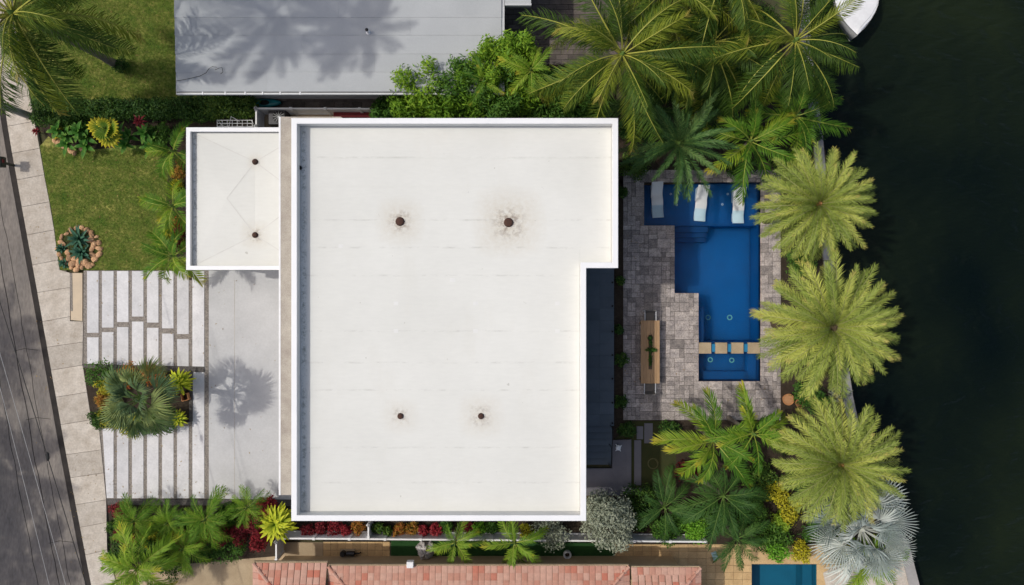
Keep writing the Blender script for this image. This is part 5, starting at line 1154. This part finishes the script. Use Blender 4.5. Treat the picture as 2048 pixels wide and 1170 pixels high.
# side garden shrubs
for x, y, r, h, mt, n, lb in ((1255,860,20,.6,l_hedge,700,'dark low shrub between the deck and terrace end'),(1340,862,26,.6,l_hedge,800,'dark shrub at the terrace edge by the small slab'),(1290,1000,40,1.0,l_hedge,1500,'dark shrub below the landing and side lawn'),(1270,1040,34,1.0,l_hedge,1300,'dark shrub beside the large silver tree'),(1330,1060,36,1.0,l_shrub,1500,'green shrub above the long fence in the side garden'),(1392,1058,30,1.1,l_bright,1400,'bright green shrub above the fence end'),(1370,1035,28,.9,l_shrub,1200,'green shrub between the dark palm and bright shrub'),(1380,940,30,.8,l_red,700,'dark red shrub under the broad areca palm'),(1420,1040,40,1.2,l_shrub,1700,'green shrub below the dark feathery palm'),(1500,1030,44,1.4,l_shrub,2000,'deep green shrub in the heart of the side garden'),(1545,1080,40,1.4,l_shrub,1800,'green shrub above the teal pool'),(1553,985,26,1.6,l_yellow,900,'bright yellow croton beside the lowest date palm'),(1580,1020,30,1.5,l_yellow,900,'mottled croton under the silver fan palm'),(1562,1045,22,1.4,l_lime,900,'lime shrub between croton and silver fan palm'),(1553,1100,24,1.5,l_bright,900,'bright green shrub hanging over the teal pool patio'),(1604,1104,24,1.4,l_yellow,900,'golden shrub at the corner of the teal pool'),(1520,960,40,1.2,l_hedge,1600,'dark shrub between the two terrace end arecas'),(1690,1112,30,1.2,l_yellow,900,'yellow green shrub on the dock edge'),(1805,1108,18,1.0,l_lime,500,'lime shrub at the seawall below the silver palm'),(1640,1060,36,1.2,l_shrub,1500,'green shrub under the silver fan palm'),(1600,955,34,1.2,l_hedge,1200,'dark shrub beneath the lowest date palm')):
    shrub('shrub', lb, x, y, h, r, mt, n, .14, 'shrub', 'side garden shrubs', .4)
# canal bank and pool corner
for x, y, r, h, mt, n, lb in ((1600,520,36,.9,l_shrub,1300,'low green shrub between the two upper date palms'),(1620,790,40,.9,l_shrub,1400,'leafy shrub between the two lower date palms'),(1680,785,24,.7,l_grey,500,'sparse greyish shrub hanging over the seawall'),(1480,330,36,.9,l_hedge,1300,'dark shrub behind the third lounger'),(1580,320,44,1.1,l_hedge,1600,'dark shrub at the upper date palm'),(1620,255,40,1.0,l_hedge,1500,'dark shrub along the upper seawall'),(1270,330,34,.9,l_hedge,1200,'dark shrub by the house wall near the pool shelf'),(1265,260,30,1.0,l_hedge,1200,'dark shrub at the house corner under coconut fronds'),(1480,105,22,2.4,l_yellow,600,'yellow flowering tree top between the coconut palms'),(1485,150,34,2.0,l_shrub,1200,'green shrub under the yellow flowering tree top'),(1380,130,50,1.6,l_hedge,1900,'dark shrub mass beneath the overhanging coconut'),(1330,170,44,1.6,l_hedge,1600,'dark shrub beside the back patio coconut'),(1520,40,50,1.6,l_hedge,1900,'dark shrub under the canal coconut palms'),(1400,50,50,1.6,l_hedge,1900,'dark shrub at the end of the back patio'),(1640,180,36,1.2,l_hedge,1200,'dark shrub at the seawall under the boat frond'),(1238,660,12,.5,l_hedge,300,'small dark plant in the strip beside the deck opposite the table'),(1240,560,10,.5,l_hedge,260,'small dark plant in the strip beside the deck opposite the pool'),(1242,720,16,.6,l_hedge,420,'round dark plant leaning from the deck strip to the table'),(1242,805,16,.6,l_hedge,420,'dark plant in the deck strip near the steps'),(1245,385,14,.6,l_hedge,380,'dark plant by the house wall beside the shelf')):
    shrub('shrub', lb, x, y, h, r, mt, n, .14, 'shrub', 'waterside and pool shrubs', .4)
# bamboo screen north of the house
for x, y, r, h, mt, n, lb in ((812,200,28,3.0,l_bamboo,1300,'bamboo clump at the end of the white fence'),(850,178,36,3.8,l_bamboo,2000,'tall bamboo clump over the corner of the grey roof'),(885,205,34,3.4,l_bamboo,1700,'bamboo clump against the white parapet'),(915,175,32,3.8,l_shrub,1500,'darker leafy clump in the bamboo screen'),(950,190,36,3.6,l_bamboo,1900,'bamboo clump midway along the screen'),(985,140,36,4.2,l_bamboo,2000,'tallest bamboo clump by the grey roof edge'),(1000,195,36,3.6,l_shrub,1800,'green clump behind the tallest bamboo'),(1035,120,32,4.2,l_bamboo,1600,'yellow green bamboo clump at the back patio'),(1045,180,36,3.6,l_bamboo,1800,'bamboo clump beside the overhanging coconut'),(1095,200,40,3.0,l_shrub,1700,'green clump under the overhanging coconut'),(1150,210,36,2.6,l_shrub,1500,'leafy clump by the house under the coconut crown'),(770,226,22,1.6,l_shrub,700,'low leafy clump inside the white fence end')):
    shrub('bamboo_clump', lb, x, y, h, r*1.45, mt, int(n*3.2), .21, 'bamboo', 'bamboo screen behind the house', .28, .25, 11, 1.35, .03)
palm('fishtail_palm', 'small green palm rising out of the bamboo screen', 968, 160, 4.2, 46, k_areca, 9, 70, -4, tr=.06)
palm('fishtail_palm', 'yellowing small palm beside the back patio edge', 1062, 140, 4.6, 52, k_lime, 9, 70, -4, tr=.06)
# trees across the street, outside the frame, whose shade dapples the road and drive
for x, y, lb in ((-735,690,'tall coconut palm across the road opposite the driveway slabs'),(-664,1039,'tall coconut palm across the road opposite the planter'),(-638,1271,'tall coconut palm across the road opposite the lower drive')):
    palm('coconut_palm', lb, x, y, 9.5, 170, k_coco, 40, 70, -30, tr=.17, group='palms across the street')
# leaf litter on the paving and along the beds
m_litter = L('dry_leaf', [(.16,.09,.035),(.28,.17,.06),(.36,.26,.09),(.10,.06,.03)], trans=.1)
def litter(name, label, areas, size):
    m = MB()
    for (x0, x1, y0, y1, z, n) in areas:
        for _ in range(n):
            p = P(rnd(x0,x1), rnd(y0,y1)); a = rnd(0,6.28); l = size*rnd(.5,1.3); ca, sa = math.cos(a), math.sin(a); wd = l*rnd(.25,.45)
            m.add([(p.x-ca*l/2,p.y-sa*l/2,z+.004),(p.x+sa*wd/2,p.y-ca*wd/2,z+.012),(p.x+ca*l/2,p.y+sa*l/2,z+.004+rnd(0,.02)),(p.x-sa*wd/2,p.y+ca*wd/2,z+.012)], [(0,1,2,3)])
    o = stuff(m.build(name, m_litter, None)); tag(o, label, 'leaf litter')
random.seed(21)
litter('leaf_litter', 'dry brown leaves scattered over the driveway slabs', [(190,415,545,725,.06,26),(215,415,862,992,.06,40),(420,556,560,990,.055,26),(216,560,980,997,.058,46)], .10)
litter('leaf_litter', 'dry leaves gathered along the gutter and sidewalk', [(70,130,545,900,.07,26),(140,200,900,1150,.07,30),(60,95,330,520,.07,14)], .09)
litter('leaf_litter', 'fallen leaves on the pool terrace paving', [(1250,1285,380,830,.07,30),(1400,1555,768,836,.07,30),(1350,1394,592,760,.07,12)], .09)
litter('leaf_litter', 'dry leaves lying on the front lawns', [(120,330,310,530,.07,34),(80,340,20,190,.07,34)], .11)
# centrepiece on the table
p = P(1301,700,.8); cp = empty('centrepiece', (p.x, p.y, .75), 'trailing green plants and brown bowls along the teak table', 'centrepiece')
fo = leafcloud_mesh('foliage', l_shrub, [(0,.0,.10,.26,.12,.12),(-.02,-.45,.08,.10,.34,.09),(.0,.35,.10,.10,.2,.08),(.1,.02,.1,.22,.1,.1)], 420, .09, .4); link('foliage', fo, (), cp)
for y, r in ((.62,.15),(.40,.10),(-.75,.09)):
    m = MB(); m.lathe([(r*.5,0),(r*.9,.05),(r,.11),(r*.85,.11),(r*.6,.05),(.01,.04)], 16); o = m.build('bowl', m_trunkd, cp); o.location = (-.02,y,0)
    m = MB(); m.lathe([(r*.8,.07),(r*.5,.13),(.01,.15)], 10); o2 = m.build('moss', l_darkpalm, cp); o2.location = (-.02,y,0)
m = MB(); m.box(-.09,.09,-1.0,.78,.0,.012); m.build('runner', m_trunkd, cp)
